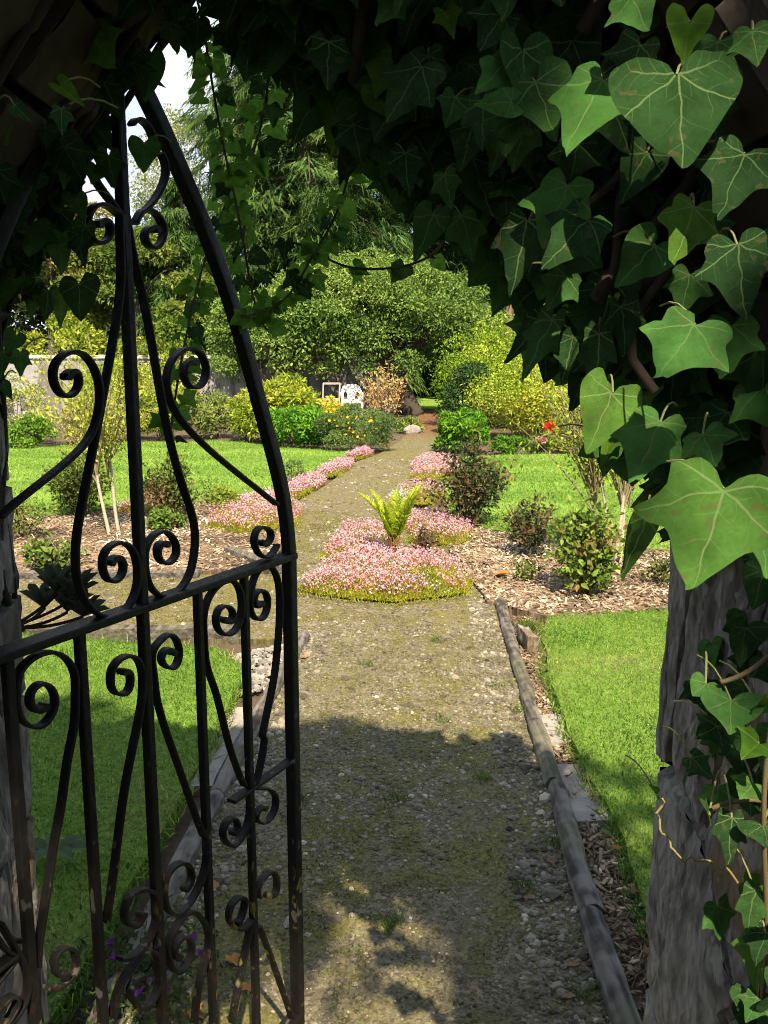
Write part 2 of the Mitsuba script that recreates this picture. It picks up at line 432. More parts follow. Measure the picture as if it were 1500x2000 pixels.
# ------------------------------------------------------------------ grass, gravel and mulch lying on them
def grass(mb, poly, n, l0, l1, w, cols, z=0.03, kind='blade', seed=1, lean=0.55):
    r = np.random.default_rng(seed)
    xy = in_poly(poly, n, r)
    P = np.c_[xy, np.full(n, z)]
    T = np.c_[r.normal(0, lean, (n, 2)), np.ones(n)]
    N = np.c_[r.normal(size=(n, 2)), 0.25 * np.ones(n)]
    add_leaves(mb, P, T, N, l0 + (l1 - l0) * r.random(n), w * (0.7 + 0.6 * r.random(n)), palette(P, cols, 2.2, 0.32, seed, r), kind)


GREEN = [(0.055, 0.135, 0.016), (0.10, 0.215, 0.028), (0.145, 0.27, 0.036), (0.20, 0.29, 0.055), (0.30, 0.30, 0.12)]
mb = MB()
grass(mb, lawn_rn.intersection(sbox(0.5, 1.2, 2.4, 5.5)), 66000, 0.014, 0.040, 0.0045, GREEN, kind='tri', seed=2)
grass(mb, lawn_ln.intersection(sbox(-3.2, 1.3, -0.4, 5.0)), 92000, 0.014, 0.040, 0.0045, GREEN, kind='tri', seed=3)
for pl, sd in ((lawn_rn.intersection(sbox(0.5, 1.2, 2.2, 5.5)), 4), (lawn_ln.intersection(sbox(-2.6, 1.3, -0.4, 5.0)), 5)):
    edge = pl.exterior.buffer(0.035)
    grass(mb, edge, 4500, 0.03, 0.075, 0.0045, GREEN, z=0.015, seed=sd, lean=0.9)
single('short_grass', mb, 'foliage', 'short mown grass on the two lawns nearest the gate', 'grass', kind='stuff')
mb = MB()
FAR = [(0.11, 0.235, 0.03), (0.17, 0.32, 0.045), (0.25, 0.38, 0.07)]
grass(mb, lawn_lf.intersection(sbox(-8, 8, 0, 17.5)), 46000, 0.025, 0.05, 0.012, FAR, kind='tri', seed=6)
grass(mb, lawn_rf.intersection(sbox(0, 6, 6, 15)), 38000, 0.025, 0.05, 0.012, FAR, kind='tri', seed=7)
single('short_grass', mb, 'foliage', 'mown grass on the two far lawns beyond the flower beds', 'grass', kind='stuff')

ICO = trimesh.creation.icosphere(subdivisions=0)
STONES = []
for i in range(8):
    v = np.array(ICO.vertices) * (1 + rng.normal(0, 0.16, (12, 1)))
    STONES.append(v * np.array([1, 0.75 + 0.25 * rng.random(), 0.5 + 0.2 * rng.random()]))


OCTA = trimesh.Trimesh([(1, 0, 0), (0, 1, 0), (-1, 0, 0), (0, -1, 0), (0, 0, 1), (0, 0, -1)], [(0, 1, 4), (1, 2, 4), (2, 3, 4), (3, 0, 4), (1, 0, 5), (2, 1, 5), (3, 2, 5), (0, 3, 5)], process=False)
OCTAS = [np.array(OCTA.vertices) * (1 + rng.normal(0, 0.2, (6, 1))) * [1, 0.8, 0.6] for i in range(8)]


def pebbles(mb, xy, size, cols, z=0.0, seed=0, jitter=0.3, coarse=False):
    r = np.random.default_rng(seed)
    n = len(xy)
    base = np.array(OCTAS if coarse else STONES)[r.integers(0, 8, n)]
    a = r.random(n) * 2 * np.pi
    ca, sa = np.cos(a), np.sin(a)
    R = np.zeros((n, 3, 3))
    R[:, 0, 0], R[:, 0, 1], R[:, 1, 0], R[:, 1, 1], R[:, 2, 2] = ca, -sa, sa, ca, 1
    s = size * np.exp(r.normal(0, 0.45, n))
    v = np.einsum('nij,nkj->nki', R, base) * s[:, None, None] + np.c_[xy, z + s * 0.12][:, None]
    k = base.shape[1]
    f = np.array(OCTA.faces if coarse else ICO.faces)[None] + (np.arange(n) * k)[:, None, None]
    mb.add(v.reshape(-1, 3), f.reshape(-1, 3), np.repeat(palette(np.c_[xy, np.zeros(n)], cols, 9, jitter, seed, r), k, axis=0))


GRAV = [(0.065, 0.058, 0.044), (0.12, 0.108, 0.082), (0.18, 0.163, 0.125), (0.27, 0.245, 0.19)]
near_path = path_main.intersection(sbox(-0.9, 1.3, 0.8, 5.0))
mb = MB()
xy = in_poly(near_path, 8000)
dn = meshkit.fbm(np.c_[xy * [2.3, 1.5] + [3, 0], np.zeros(len(xy))], 4, 2) + 0.35 * np.exp(-((0.6 - xy[:, 0]) / 0.16) ** 2) + 0.22 * np.exp(-((xy[:, 0] + 0.6) / 0.14) ** 2)
pebbles(mb, xy[dn > 0.50 + 0.16 * (rng.random(len(xy)) - 0.5)], 0.0052, GRAV, seed=1)
fine = in_poly(near_path.intersection(sbox(-0.9, 1.4, 0.8, 4.2)), 9000)
pebbles(mb, fine, 0.0032, GRAV, seed=11, coarse=True)
strip = in_poly(LineString([(x - 0.10, y) for x, y in RLOG[1:]]).buffer(0.10), 2600)
pebbles(mb, strip, 0.0068, GRAV, seed=2)
pebbles(mb, in_poly(LineString([(x + 0.09, y) for x, y in LLOG]).buffer(0.085), 1500), 0.0085, GRAV, seed=3)
pebbles(mb, in_poly(sbox(-2.6, 4.75, 0.7, 6.2), 2600), 0.008, GRAV, seed=4, coarse=True)
pebbles(mb, in_poly(path_main.intersection(sbox(-1, 6.2, 0.5, 14)), 2200), 0.009, GRAV, seed=5, coarse=True)
pebbles(mb, in_poly(Polygon([(-0.86, 4.42), (-0.5, 4.68), (-0.55, 3.95), (-0.69, 3.9)]), 900), 0.008, [(0.14, 0.13, 0.115), (0.30, 0.28, 0.25)], z=0.0, seed=6)
single('gravel', mb, 'matte', 'loose grey and tan gravel scattered over the mossy path', 'gravel', kind='stuff')

mb = MB()
n = 90000
xy = in_poly(path_main.intersection(sbox(-2.5, 1.4, 0.8, 9.0)), n)
dn = 0.5 + 0.45 * (meshkit.fbm(np.c_[xy * [2.3, 1.5] + [3, 0], np.zeros(n)], 4, 2) - 0.5) + 0.75 * (meshkit.fbm(np.c_[xy * 13, np.zeros(n)], 3, 4) - 0.5)
xy = xy[dn > 0.50]
P = np.c_[xy, np.full(len(xy), -0.002)]
add_leaves(mb, P, np.c_[rng.normal(0, 0.8, (len(xy), 2)), np.ones(len(xy))], rand_dir(len(xy)), 0.005 + 0.008 * rng.random(len(xy)), 0.006,
           palette(P, [(0.09, 0.09, 0.015), (0.17, 0.165, 0.03), (0.21, 0.22, 0.045), (0.12, 0.17, 0.03)], 3.0, 0.3, 4), 'diamond')
single('moss', mb, 'foliage', 'olive moss creeping over the gravel of the path', 'moss', kind='stuff')


def chips(mb, xy, cols, z=0.02, l=0.035, seed=0):
    r = np.random.default_rng(seed)
    n = len(xy)
    L, W, H = l * 0.75 * np.exp(r.normal(0, 0.5, n)), l * 0.30 * np.exp(r.normal(0, 0.4, n)), l * 0.13
    a, e = r.random(n) * 2 * np.pi, r.normal(0, 0.35, n)
    d = np.stack([np.cos(a) * np.cos(e), np.sin(a) * np.cos(e), np.sin(e)], 1)
    s = np.stack([-np.sin(a), np.cos(a), r.normal(0, 0.3, n)], 1)
    u = np.cross(d, s)
    c = np.c_[xy, z + 0.25 * L * np.abs(np.sin(e)) + 0.012 * r.random(n)]
    co = [(-1, -1, -1), (1, -.7, -1), (1, .7, -1), (-1, 1, -1), (-.9, -.9, 1), (.9, -.6, 1), (.9, .6, 1), (-.9, .9, 1)]
    v = np.stack([c + d * (x * L / 2)[:, None] + s * (y * W / 2)[:, None] + u * z_ * H / 2 for x, y, z_ in co], 1)
    f = np.array([(4, 5, 6), (4, 6, 7), (0, 1, 5), (0, 5, 4), (1, 2, 6), (1, 6, 5), (2, 3, 7), (2, 7, 6), (3, 0, 4), (3, 4, 7)])
    f = f[None] + (np.arange(n) * 8)[:, None, None]
    mb.add(v.reshape(-1, 3), f.reshape(-1, 3), np.repeat(palette(c, cols, 2.2, 0.45, seed, r), 8, axis=0))


BARKC = [(0.07, 0.048, 0.034), (0.24, 0.175, 0.12), (0.36, 0.28, 0.20), (0.48, 0.40, 0.30)]
mb = MB()
chips(mb, in_poly(bed_r.intersection(sbox(0.4, 5, 3.4, 9)), 7000), BARKC, seed=1)
chips(mb, in_poly(bed_l.intersection(sbox(-4.6, 6, -0.7, 11)), 7500), BARKC, seed=2)
single('wood_chips', mb, 'matte', 'tan bark chips strewn over the two rose beds', 'mulch', kind='stuff')
mb = MB()
strip = LineString([(x + 0.11, y) for x, y in RLOG[1:-1]] + [(0.86, 5.1)]).buffer(0.075)
chips(mb, in_poly(strip, 1800), [(0.06, 0.045, 0.03), (0.16, 0.12, 0.08), (0.28, 0.22, 0.15)], z=-0.01, l=0.03, seed=3)
P = np.c_[in_poly(strip, 2600), np.full(2600, -0.005)]
add_leaves(mb, P, np.c_[rng.normal(0, 1, (2600, 2)), 0.25 * np.ones(2600)], rand_dir(2600) + [0, 0, 1], 0.03 + 0.05 * rng.random(2600), 0.0025, palette(P, [(0.16, 0.12, 0.06), (0.30, 0.24, 0.13)], 4), 'tri')
single('dry_litter', mb, 'matte', 'dry grass clippings and litter between the right log edging and the lawn', 'litter', kind='stuff')


# ------------------------------------------------------------------ edging logs, slabs, timbers
def log_piece(pts, r, seed, flat=0.0):
    p = np.asarray(pts, float)
    n = 44
    t = np.linspace(0, 1, n)
    d = np.r_[0, np.cumsum(np.linalg.norm(np.diff(p, axis=0), axis=1))]
    q = np.stack([np.interp(t * d[-1], d, p[:, k]) for k in range(2)], 1)
    P3 = np.c_[q, r * 0.35 + r * 0.25 * (smooth_noise(np.c_[q, q[:, :1]], 3, seed) - 0.5)]
    rad = r * (0.94 + 0.12 * smooth_noise(P3, 2.5, seed))
    rad[0] *= 0.9
    rad[-1] *= 0.9
    v, f = ring_tube(P3, rad, 22)
    c3 = np.repeat(P3, 22, axis=0)
    d3 = v[:len(c3)] - c3
    k3 = 1 + (meshkit.fbm(v[:len(c3)] * [40, 7, 40], 3, seed + 3) - 0.5) * 0.34 + (smooth_noise(v[:len(c3)], 9, seed) - 0.5) * 0.25
    v[:len(c3)] = c3 + d3 * k3[:, None]
    return v, f


def along(line, a, b):
    ls = LineString(line)
    return [ls.interpolate(x).coords[0] for x in np.linspace(a, b, 5)]


LR = 0.034
ys = [(0.7, 1.72, 'nearest'), (1.73, 2.22, 'second'), (2.23, 2.98, 'third'), (2.99, 3.86, 'fourth'), (3.87, 5.48, 'fifth')]
for i, (a, b, w) in enumerate(ys):
    off = 0.012 * (-1) ** i
    pts = [(x + off * 0.4, y) for x, y in along(RLOG, a - 0.6, b - 0.6)]
    if i:
        lab = f'weathered edging log on the right of the path, {w} from the stone pier'
    else:
        lab = 'dark weathered log edging the right side of the path, nearest to the stone pier'
    single('edging_log', log_piece(pts, LR * (1.06 if i < 2 else 1.0), 10 + i), 'log_wood', lab, 'log', 'logs edging the path', smooth=35)
for i, (a, b, w) in enumerate([(1.0, 1.95, 'nearest to the gate'), (1.96, 2.9, 'in the middle of its row'), (2.91, 4.78, 'ending at the cross path')]):
    single('edging_log', log_piece(along(LLOG, a - 1.0, b - 1.0), LR, 30 + i), 'log_wood', f'grey edging log left of the path, {w}', 'log', 'logs edging the path', smooth=35)


def soft_box(c, s, rotz=0, seed=0, amp=0.012, ch=0.012):
    from manifold3d import Manifold
    b = trimesh.creation.box(extents=s)
    b = b.subdivide_to_size(max(0.06, min(s) * 0.8), max_iter=6)
    v = np.array(b.vertices)
    v = v + (meshkit.fbm(v * 9 + seed * 3.1, 3, seed)[:, None] - 0.5) * amp * 2 * np.sign(v)
    b = trimesh.Trimesh(v, b.faces, process=False)
    b.apply_transform(trimesh.transformations.rotation_matrix(rotz, [0, 0, 1]))
    b.apply_translation(c)
    return b


for (cx, cy, sx, sy, rz, lab) in [(0.732, 3.50, 0.115, 0.28, 0.05, 'pale flat stone slab beside the right log edging, the farther of two'),
                                  (0.715, 2.95, 0.135, 0.42, 0.04, 'pale flat stone slab beside the right log edging, the nearer of two')]:
    single('stone_slab', soft_box((cx, cy, -0.022), (sx, sy, 0.06), rz, 3), 'slab_concrete', lab, 'slab', 'slabs beside the log edging', smooth=30)
single('stone_slab', soft_box((-0.655, 3.35, -0.018), (0.085, 0.75, 0.06), -0.06, 5), 'slab_concrete', 'pale narrow stone slab between left log edging and left lawn', 'slab', smooth=30)
single('edging_stone', soft_box((0.80, 4.62, 0.03), (0.07, 0.22, 0.11), 0.1, 7, 0.03), 'stone', 'small upright grey stone at the near corner of right lawn', 'stone', smooth=30)
single('edging_timber', soft_box((-1.55, 4.78, 0.01), (1.45, 0.085, 0.09), -0.01, 8), 'log_wood', 'low brown timber edging the near side of the cross path behind the left lawn', 'timber', smooth=30)
single('edging_timber', soft_box((-2.1, 6.15, 0.01), (1.5, 0.085, 0.07), 0.02, 9), 'log_wood', 'low pale timber between the cross path and the left rose bed', 'timber', smooth=30)
single('edging_timber', soft_box((-1.02, 6.6, 0.015), (0.09, 0.85, 0.09), 0.62, 19), 'log_wood', 'short slanting timber at the right end of the left rose bed', 'timber', smooth=30)

# ------------------------------------------------------------------ the stone gateway wall
XL, XR, Y0, Y1 = -0.62, 0.47, 0.85, 1.40
CX = (XL + XR) / 2
HALF = [(0.0, 1.0), (0.0, 1.50), (0.015, 1.60), (0.07, 1.73), (0.155, 1.86), (0.30, 2.05), (0.42, 2.19), (0.545, 2.29)]     # inwards from the jamb, up
_h = np.array(HALF)
_d = np.r_[0, np.cumsum(np.linalg.norm(np.diff(_h, axis=0), axis=1))]
arc_left = [(XL + a, z) for a, z in HALF[1:]]
arc_right = [(XR - a, z) for a, z in HALF[1:]]
opening = Polygon([(XR, -0.5)] + arc_right + arc_left[::-1] + [(XL, -0.5)]).buffer(0)


def arch_at(d, off, side):
    """a point of the pointed arch, d metres up its curve and off metres into the stone"""
    p = np.stack([np.interp(d, _d, _h[:, k]) for k in range(2)], -1)
    q = np.stack([np.interp(np.asarray(d) + 0.01, _d, _h[:, k]) for k in range(2)], -1)
    t = unit(q - p + [0, 1e-9])
    p = p + np.stack([-t[..., 1], t[..., 0]], -1) * np.asarray(off)[..., None]
    return (XL + p[..., 0], p[..., 1]) if side < 0 else (XR - p[..., 0], p[..., 1])


face = Polygon([(-9, -0.4), (-9, 1.75), (-2.3, 1.8), (-1.75, 2.25), (-0.9, 2.42), (0.7, 2.42), (0.9, 2.15), (0.96, 1.2), (9, 0.9), (9, -0.4)])
core = slab(face.difference(opening.buffer(0.05, join_style=2)), 0, Y1 - Y0 - 0.05)
core.apply_transform(np.array([[1, 0, 0, 0], [0, 0, -1, Y1 - 0.025], [0, 1, 0, 0], [0, 0, 0, 1.0]]))
wall = thing('gateway_wall', 'old dark rubble stone wall with a round arched opening for the iron gate', 'wall')
part(wall, 'mortar_core', core, 'mortar')


def rock(poly, depth, seed, rough_amp=0.0095, res=0.045):
    """one stone: an irregular outline in its own plane (u, v), a bulging rough front towards +w"""
    poly = poly.buffer(-0.0015).buffer(-0.003).buffer(0.003)
    if poly.is_empty or poly.geom_type != 'Polygon':
        return None
    m = slab(poly, 0, depth)
    m = m.subdivide_to_size(res, max_iter=7)
    m.merge_vertices()
    v = np.array(m.vertices)
    e = np.array([poly.exterior.distance(Point(a, b)) for a, b in v[:, :2]])
    top = v[:, 2] > depth * 0.5
    q = np.c_[v[:, :2], v[:, 2] * 0 + seed * 1.7]
    v[top, 2] += (np.minimum(e, 0.03) * 0.25 + (meshkit.fbm(q * [10, 5, 1], 4, seed) - 0.5) * rough_amp * 3.2 + (np.round(meshkit.fbm(q * [16, 6, 1], 3, seed + 5) * 6) / 6 - 0.5) * rough_amp * 2.6 + (meshkit.fbm(q * [45, 20, 1], 2, seed + 9) - 0.5) * rough_amp)[top]
    c = np.array([poly.centroid.x, poly.centroid.y])
    v[:, :2] += (v[:, :2] - c) * (-0.05) * (v[:, 2:] > depth * 0.8)
    return trimesh.Trimesh(v, m.faces, process=False)


def voronoi_cells(region, seeds):
    cells = shapely.voronoi_polygons(shapely.MultiPoint(seeds), extend_to=region)
    return [c.intersection(region) for c in cells.geoms if c.intersects(region)]


def jamb(x, sign, u0, u1, v0, v1, seed, du, dv):
    r = np.random.default_rng(seed)
    pts = []
    row = 0
    v = v0
    while v < v1:
        h = dv * (0.6 + 0.9 * r.random())
        u = u0 + r.random() * du
        while u < u1 + du:
            pts.append((u + r.normal(0, du * 0.16), v + h * (0.5 + r.normal(0, 0.22))))
            u += du * (0.6 + 0.8 * r.random())
        v += h
        row += 1
    for i, c in enumerate(voronoi_cells(sbox(u0, v0, u1, v1), pts)):
        m = rock(c, 0.05, seed * 50 + i)
        if m is None:
            continue
        V = np.array(m.vertices)
        W = np.c_[x + sign * (V[:, 2] - 0.05), V[:, 0], V[:, 1]]
        F = m.faces if sign > 0 else m.faces[:, ::-1]
        part(wall, 'stone', (W, F), 'stone', smooth=32)


jamb(XR, -1, Y0, Y1 + 0.02, -0.05, 1.5, 5, 0.20, 0.62)
jamb(XL - 0.02, 1, Y0, 1.10, -0.05, 1.5, 6, 0.20, 0.17)
jamb(XL + 0.005, 1, 1.10, Y1 + 0.02, -0.05, 1.5, 7, 0.22, 0.16)
# stones of the pointed arch, both sides
nv = 7
for side in (-1, 1):
    for i in range(nv):
        a0, a1 = 0.5 + (_d[-1] - 0.5) * i / nv, 0.5 + (_d[-1] - 0.5) * (i + 1) / nv
        for k, (ya, yb) in enumerate(((Y0 + 0.01, Y0 + 0.26), (Y0 + 0.275, Y1 + 0.01))):
            m = rock(sbox(a0 + 0.004, ya, a1 - 0.004, yb), 0.05, 400 + i * 4 + k + side, 0.010, 0.085)
            V = np.array(m.vertices)
            X, Z = arch_at(V[:, 0], 0.05 - V[:, 2], side)
            part(wall, 'arch_stone', (np.c_[X, V[:, 1], Z], m.faces if side > 0 else m.faces[:, ::-1]), 'soffit_shade_stone', smooth=32)
for side, yy in ((1, Y1 - 0.03), (-1, Y0 + 0.03)):
    r = np.random.default_rng(77 + side)
    reg = face.intersection(sbox(-1.7, -0.05, 1.5, 2.4)).difference(opening.buffer(0.03))
    pts = [(x + r.normal(0, 0.06), z + r.normal(0, 0.03)) for z in np.arange(0.05, 2.5, 0.2) for x in np.arange(-1.7 + 0.15 * r.random(), 1.5, 0.32)]
    for i, c in enumerate(voronoi_cells(reg, pts)):
        for c in getattr(c, 'geoms', [c]):
            m = rock(c, 0.05, 600 + i + side, 0.01, 0.15) if c.area > 0.004 else None
            if m is None:
                continue
            V = np.array(m.vertices)
            W = np.c_[V[:, 0], yy + side * (V[:, 2] - 0.015), V[:, 1]]
            part(wall, 'face_stone', (W, m.faces[:, ::-1] if side > 0 else m.faces), 'stone', smooth=32)

# ------------------------------------------------------------------ the wrought iron gate (s along the gate from its latch stile, z up)
GATE = {
'outer_r':[(0.041, 1.264), (0.201, 1.364), (0.303, 1.437), (0.339, 1.478), (0.35, 1.516), (0.335, 1.55), (0.299, 1.57), (0.262, 1.563), (0.247, 1.535), (0.263, 1.508), (0.292, 1.507), (0.305, 1.524), (0.301, 1.541), (0.277, 1.547)],
'outer_l':[(0.69, 1.341), (0.609, 1.384), (0.528, 1.433), (0.508, 1.462), (0.498, 1.5), (0.505, 1.535), (0.528, 1.56), (0.557, 1.561), (0.58, 1.545), (0.584, 1.521), (0.569, 1.501), (0.55, 1.503), (0.538, 1.52), (0.542, 1.533), (0.56, 1.528)],
'tear_l':[(0.437, 1.77), (0.44, 1.717), (0.444, 1.663), (0.479, 1.538), (0.519, 1.416), (0.552, 1.319), (0.564, 1.266), (0.56, 1.21), (0.533, 1.167), (0.502, 1.151), (0.468, 1.155), (0.443, 1.183), (0.438, 1.216), (0.447, 1.248), (0.475, 1.266), (0.505, 1.257), (0.512, 1.232), (0.498, 1.208), (0.476, 1.211), (0.469, 1.228), (0.477, 1.241), (0.496, 1.238)],
'tear_r':[(0.424, 1.77), (0.41, 1.70), (0.39, 1.625), (0.354, 1.444), (0.316, 1.327), (0.295, 1.269), (0.295, 1.223), (0.314, 1.176), (0.346, 1.155), (0.381, 1.155), (0.41, 1.179), (0.42, 1.212), (0.416, 1.246), (0.396, 1.264), (0.369, 1.265), (0.345, 1.241), (0.346, 1.219), (0.369, 1.21), (0.387, 1.223), (0.388, 1.241), (0.37, 1.244)],
'top_l':[(0.502, 1.843), (0.487, 1.816), (0.463, 1.793), (0.444, 1.776), (0.436, 1.759)],
'top_lc':[(0.444, 1.771), (0.464, 1.779), (0.486, 1.776), (0.502, 1.758), (0.503, 1.74), (0.492, 1.724), (0.474, 1.726), (0.46, 1.74), (0.461, 1.754), (0.483, 1.75)],
'top_r':[(0.342, 1.878), (0.331, 1.85), (0.348, 1.818), (0.372, 1.793), (0.395, 1.776), (0.406, 1.76)],
'top_rc':[(0.4, 1.771), (0.375, 1.786), (0.351, 1.777), (0.342, 1.757), (0.354, 1.735), (0.372, 1.729), (0.386, 1.741), (0.38, 1.755), (0.36, 1.758)],
'apex_l':[(0.454, 1.912), (0.442, 1.923), (0.428, 1.908), (0.428, 1.883)],
'apex_r':[(0.403, 1.907), (0.388, 1.918), (0.372, 1.915), (0.36, 1.903), (0.352, 1.879)],
'small_r':[(0.042, 1.182), (0.079, 1.163), (0.107, 1.177), (0.12, 1.205), (0.108, 1.224), (0.084, 1.224), (0.063, 1.208), (0.071, 1.192), (0.096, 1.196)],
'I':[(0.684, 0.656), (0.677, 0.698), (0.66, 0.759), (0.638, 0.837), (0.621, 0.888), (0.603, 0.955), (0.586, 1.007), (0.581, 1.049), (0.58, 1.08), (0.595, 1.111), (0.622, 1.129), (0.653, 1.13), (0.675, 1.119), (0.684, 1.098), (0.686, 1.069), (0.681, 1.048), (0.665, 1.03), (0.644, 1.025), (0.625, 1.039), (0.62, 1.057), (0.626, 1.075), (0.641, 1.087), (0.657, 1.084), (0.664, 1.07), (0.658, 1.054), (0.64, 1.051)],
'J':[(0.564, 1.13), (0.564, 0.8), (0.568, 0.471)],
'K':[(0.548, 0.644), (0.511, 0.781), (0.488, 0.864), (0.457, 0.948), (0.441, 1.0), (0.441, 1.047), (0.454, 1.069), (0.476, 1.077), (0.5, 1.07), (0.509, 1.051), (0.506, 1.031), (0.492, 1.018), (0.475, 1.017), (0.467, 1.029), (0.468, 1.045), (0.482, 1.053)],
'M':[(0.301, 0.67), (0.323, 0.728), (0.367, 0.854), (0.407, 0.98), (0.412, 1.026), (0.412, 1.065), (0.392, 1.08), (0.37, 1.084), (0.352, 1.068), (0.347, 1.043), (0.357, 1.024), (0.374, 1.025), (0.392, 1.045), (0.386, 1.057), (0.364, 1.05)],
'N':[(0.174, 0.715), (0.196, 0.763), (0.222, 0.836), (0.253, 0.942), (0.275, 1.002), (0.279, 1.055), (0.277, 1.096), (0.26, 1.125), (0.23, 1.141), (0.198, 1.142), (0.175, 1.124), (0.166, 1.098), (0.168, 1.068), (0.182, 1.045), (0.213, 1.039), (0.238, 1.057), (0.243, 1.079), (0.233, 1.095), (0.21, 1.094), (0.194, 1.079), (0.195, 1.066), (0.221, 1.071)],
'O':[(0.146, 0.701), (0.128, 0.715), (0.104, 0.789), (0.107, 0.79), (0.073, 0.879), (0.051, 0.955), (0.041, 1.011), (0.038, 1.08), (0.049, 1.12), (0.078, 1.146), (0.115, 1.137), (0.134, 1.108), (0.139, 1.074), (0.122, 1.047), (0.097, 1.042), (0.081, 1.063), (0.084, 1.087), (0.102, 1.1), (0.12, 1.096), (0.125, 1.079), (0.103, 1.073)],
'P1':[(0.293, 1.135), (0.298, 0.866), (0.289, 0.678), (0.289, 0.393)],
'P2':[(0.154, 1.134), (0.162, 0.812), (0.154, 0.643), (0.155, 0.577), (0.156, 0.197)],
'Q':[(0.028, 0.7), (0.143, 0.694), (0.213, 0.699)],
'Qr':[(0.14, 0.693), (0.106, 0.677), (0.073, 0.65), (0.068, 0.624), (0.084, 0.605), (0.115, 0.605), (0.138, 0.624), (0.134, 0.637), (0.11, 0.635)],
'Ql':[(0.159, 0.655), (0.166, 0.63), (0.184, 0.612), (0.209, 0.604), (0.235, 0.623), (0.244, 0.652), (0.23, 0.666), (0.209, 0.661), (0.199, 0.64), (0.211, 0.631)],
'L1':[(0.301, 0.684), (0.294, 0.649), (0.3, 0.607), (0.324, 0.574), (0.359, 0.557), (0.391, 0.564), (0.409, 0.593), (0.411, 0.624), (0.401, 0.648), (0.373, 0.653), (0.346, 0.635), (0.339, 0.607), (0.356, 0.595)],
'L2':[(0.524, 0.562), (0.483, 0.547), (0.449, 0.559), (0.432, 0.59), (0.434, 0.625), (0.461, 0.653), (0.493, 0.658), (0.507, 0.638), (0.503, 0.616), (0.483, 0.598), (0.468, 0.609)],
'L3':[(0.545, 0.467), (0.532, 0.506), (0.502, 0.528), (0.458, 0.533), (0.437, 0.508), (0.432, 0.468), (0.446, 0.439), (0.472, 0.434), (0.496, 0.46), (0.503, 0.491), (0.49, 0.499), (0.465, 0.482)],
'L4':[(0.347, 0.308), (0.336, 0.361), (0.321, 0.398), (0.301, 0.433), (0.299, 0.47), (0.319, 0.514), (0.351, 0.543), (0.384, 0.536), (0.41, 0.511), (0.408, 0.485), (0.397, 0.454), (0.378, 0.44), (0.352, 0.451), (0.347, 0.476), (0.366, 0.503), (0.389, 0.5), (0.384, 0.472)],
'L5':[(0.135, 0.447), (0.139, 0.467), (0.123, 0.481), (0.085, 0.477), (0.07, 0.444), (0.076, 0.423), (0.103, 0.432)],
'L6':[(0.163, 0.412), (0.193, 0.41), (0.222, 0.432), (0.234, 0.469), (0.219, 0.486), (0.185, 0.473), (0.192, 0.443), (0.207, 0.432)],
'L7':[(0.163, 0.412), (0.191, 0.344), (0.219, 0.278), (0.236, 0.225)],
'L8':[(0.138, 0.382), (0.093, 0.268), (0.024, 0.077)],
'S1':[(0.672, 0.612), (0.653, 0.598), (0.629, 0.597), (0.615, 0.608), (0.615, 0.633), (0.627, 0.65), (0.646, 0.655), (0.655, 0.641), (0.651, 0.621), (0.637, 0.609)],
'S2':[(0.741, 0.764), (0.726, 0.725), (0.71, 0.683), (0.703, 0.651), (0.71, 0.62), (0.727, 0.605), (0.74, 0.6)],
'S3':[(0.699, 1.025), (0.698, 0.869), (0.697, 0.728), (0.694, 0.618)],
'S4':[(0.683, 1.019), (0.691, 0.866)],
}
G0, GD = np.array([-0.198, 1.773, 0.0]), np.array([-0.4695, -0.8829, 0.0])
GN = np.array([0.8829, -0.4695, 0.0])
ZU = np.array([0, 0, 1.0])


def gp(s, z):
    return G0 + np.multiply.outer(np.asarray(s, float), GD) + np.multiply.outer(np.asarray(z, float), ZU)


def flat_bar(pts, width=0.016, thick=0.0055, n=70, knob=True, straight=False, taper=False):
    p = np.asarray(pts, float) if straight else spline(pts, n)
    t = unit(np.gradient(p, axis=0))
    q = np.stack([-t[:, 1], t[:, 0]], 1)
    th = np.full(len(p), thick)
    if taper:
        th = thick * (1 + 0.9 * np.clip((np.linspace(0, 1, len(p)) - 0.93) / 0.07, 0, 1))
    w = width / 2
    c = 0.0012
    prof = [(-1, -w + c), (-1 + 0.4, -w), (1 - 0.4, -w), (1, -w + c), (1, w - c), (1 - 0.4, w), (-1 + 0.4, w), (-1, w - c)]
    V = []
    for a, b in prof:
        e = p + q * (a * th / 2)[:, None]
        V.append(gp(e[:, 0], e[:, 1]) + b * GN)
    V = np.stack(V, 1).reshape(-1, 3)
    m, k = len(p), len(prof)
    i, j = np.meshgrid(np.arange(m - 1), np.arange(k), indexing='ij')
    f = np.stack([i * k + j, i * k + (j + 1) % k, (i + 1) * k + (j + 1) % k, (i + 1) * k + j], -1).reshape(-1, 4)
    F = np.vstack([f[:, [0, 1, 2]], f[:, [0, 2, 3]]])
    caps = [(0, a, a + 1) for a in range(1, k - 1)] + [((m - 1) * k, (m - 1) * k + a + 1, (m - 1) * k + a) for a in range(1, k - 1)]
    mesh = trimesh.Trimesh(V, np.vstack([F, caps]), process=False)
    if knob:
        e = p[-1]
        cyl = trimesh.creation.cylinder(radius=thick * 1.0, height=width * 1.03, sections=14)
        R = np.eye(4)
        R[:3, 0], R[:3, 1], R[:3, 2], R[:3, 3] = GD, ZU, np.cross(GD, ZU), gp(e[0], e[1])
        cyl.apply_transform(R)
        mesh = trimesh.util.concatenate([mesh, cyl])
    mesh.fix_normals()
    return mesh


def bar(s0, z0, s1, z1, w):
    d = unit(np.array([s1 - s0, z1 - z0]))
    return flat_bar([(s0, z0), ((s0 + s1) / 2, (z0 + z1) / 2), (s1, z1)], w, w, knob=False, straight=True)


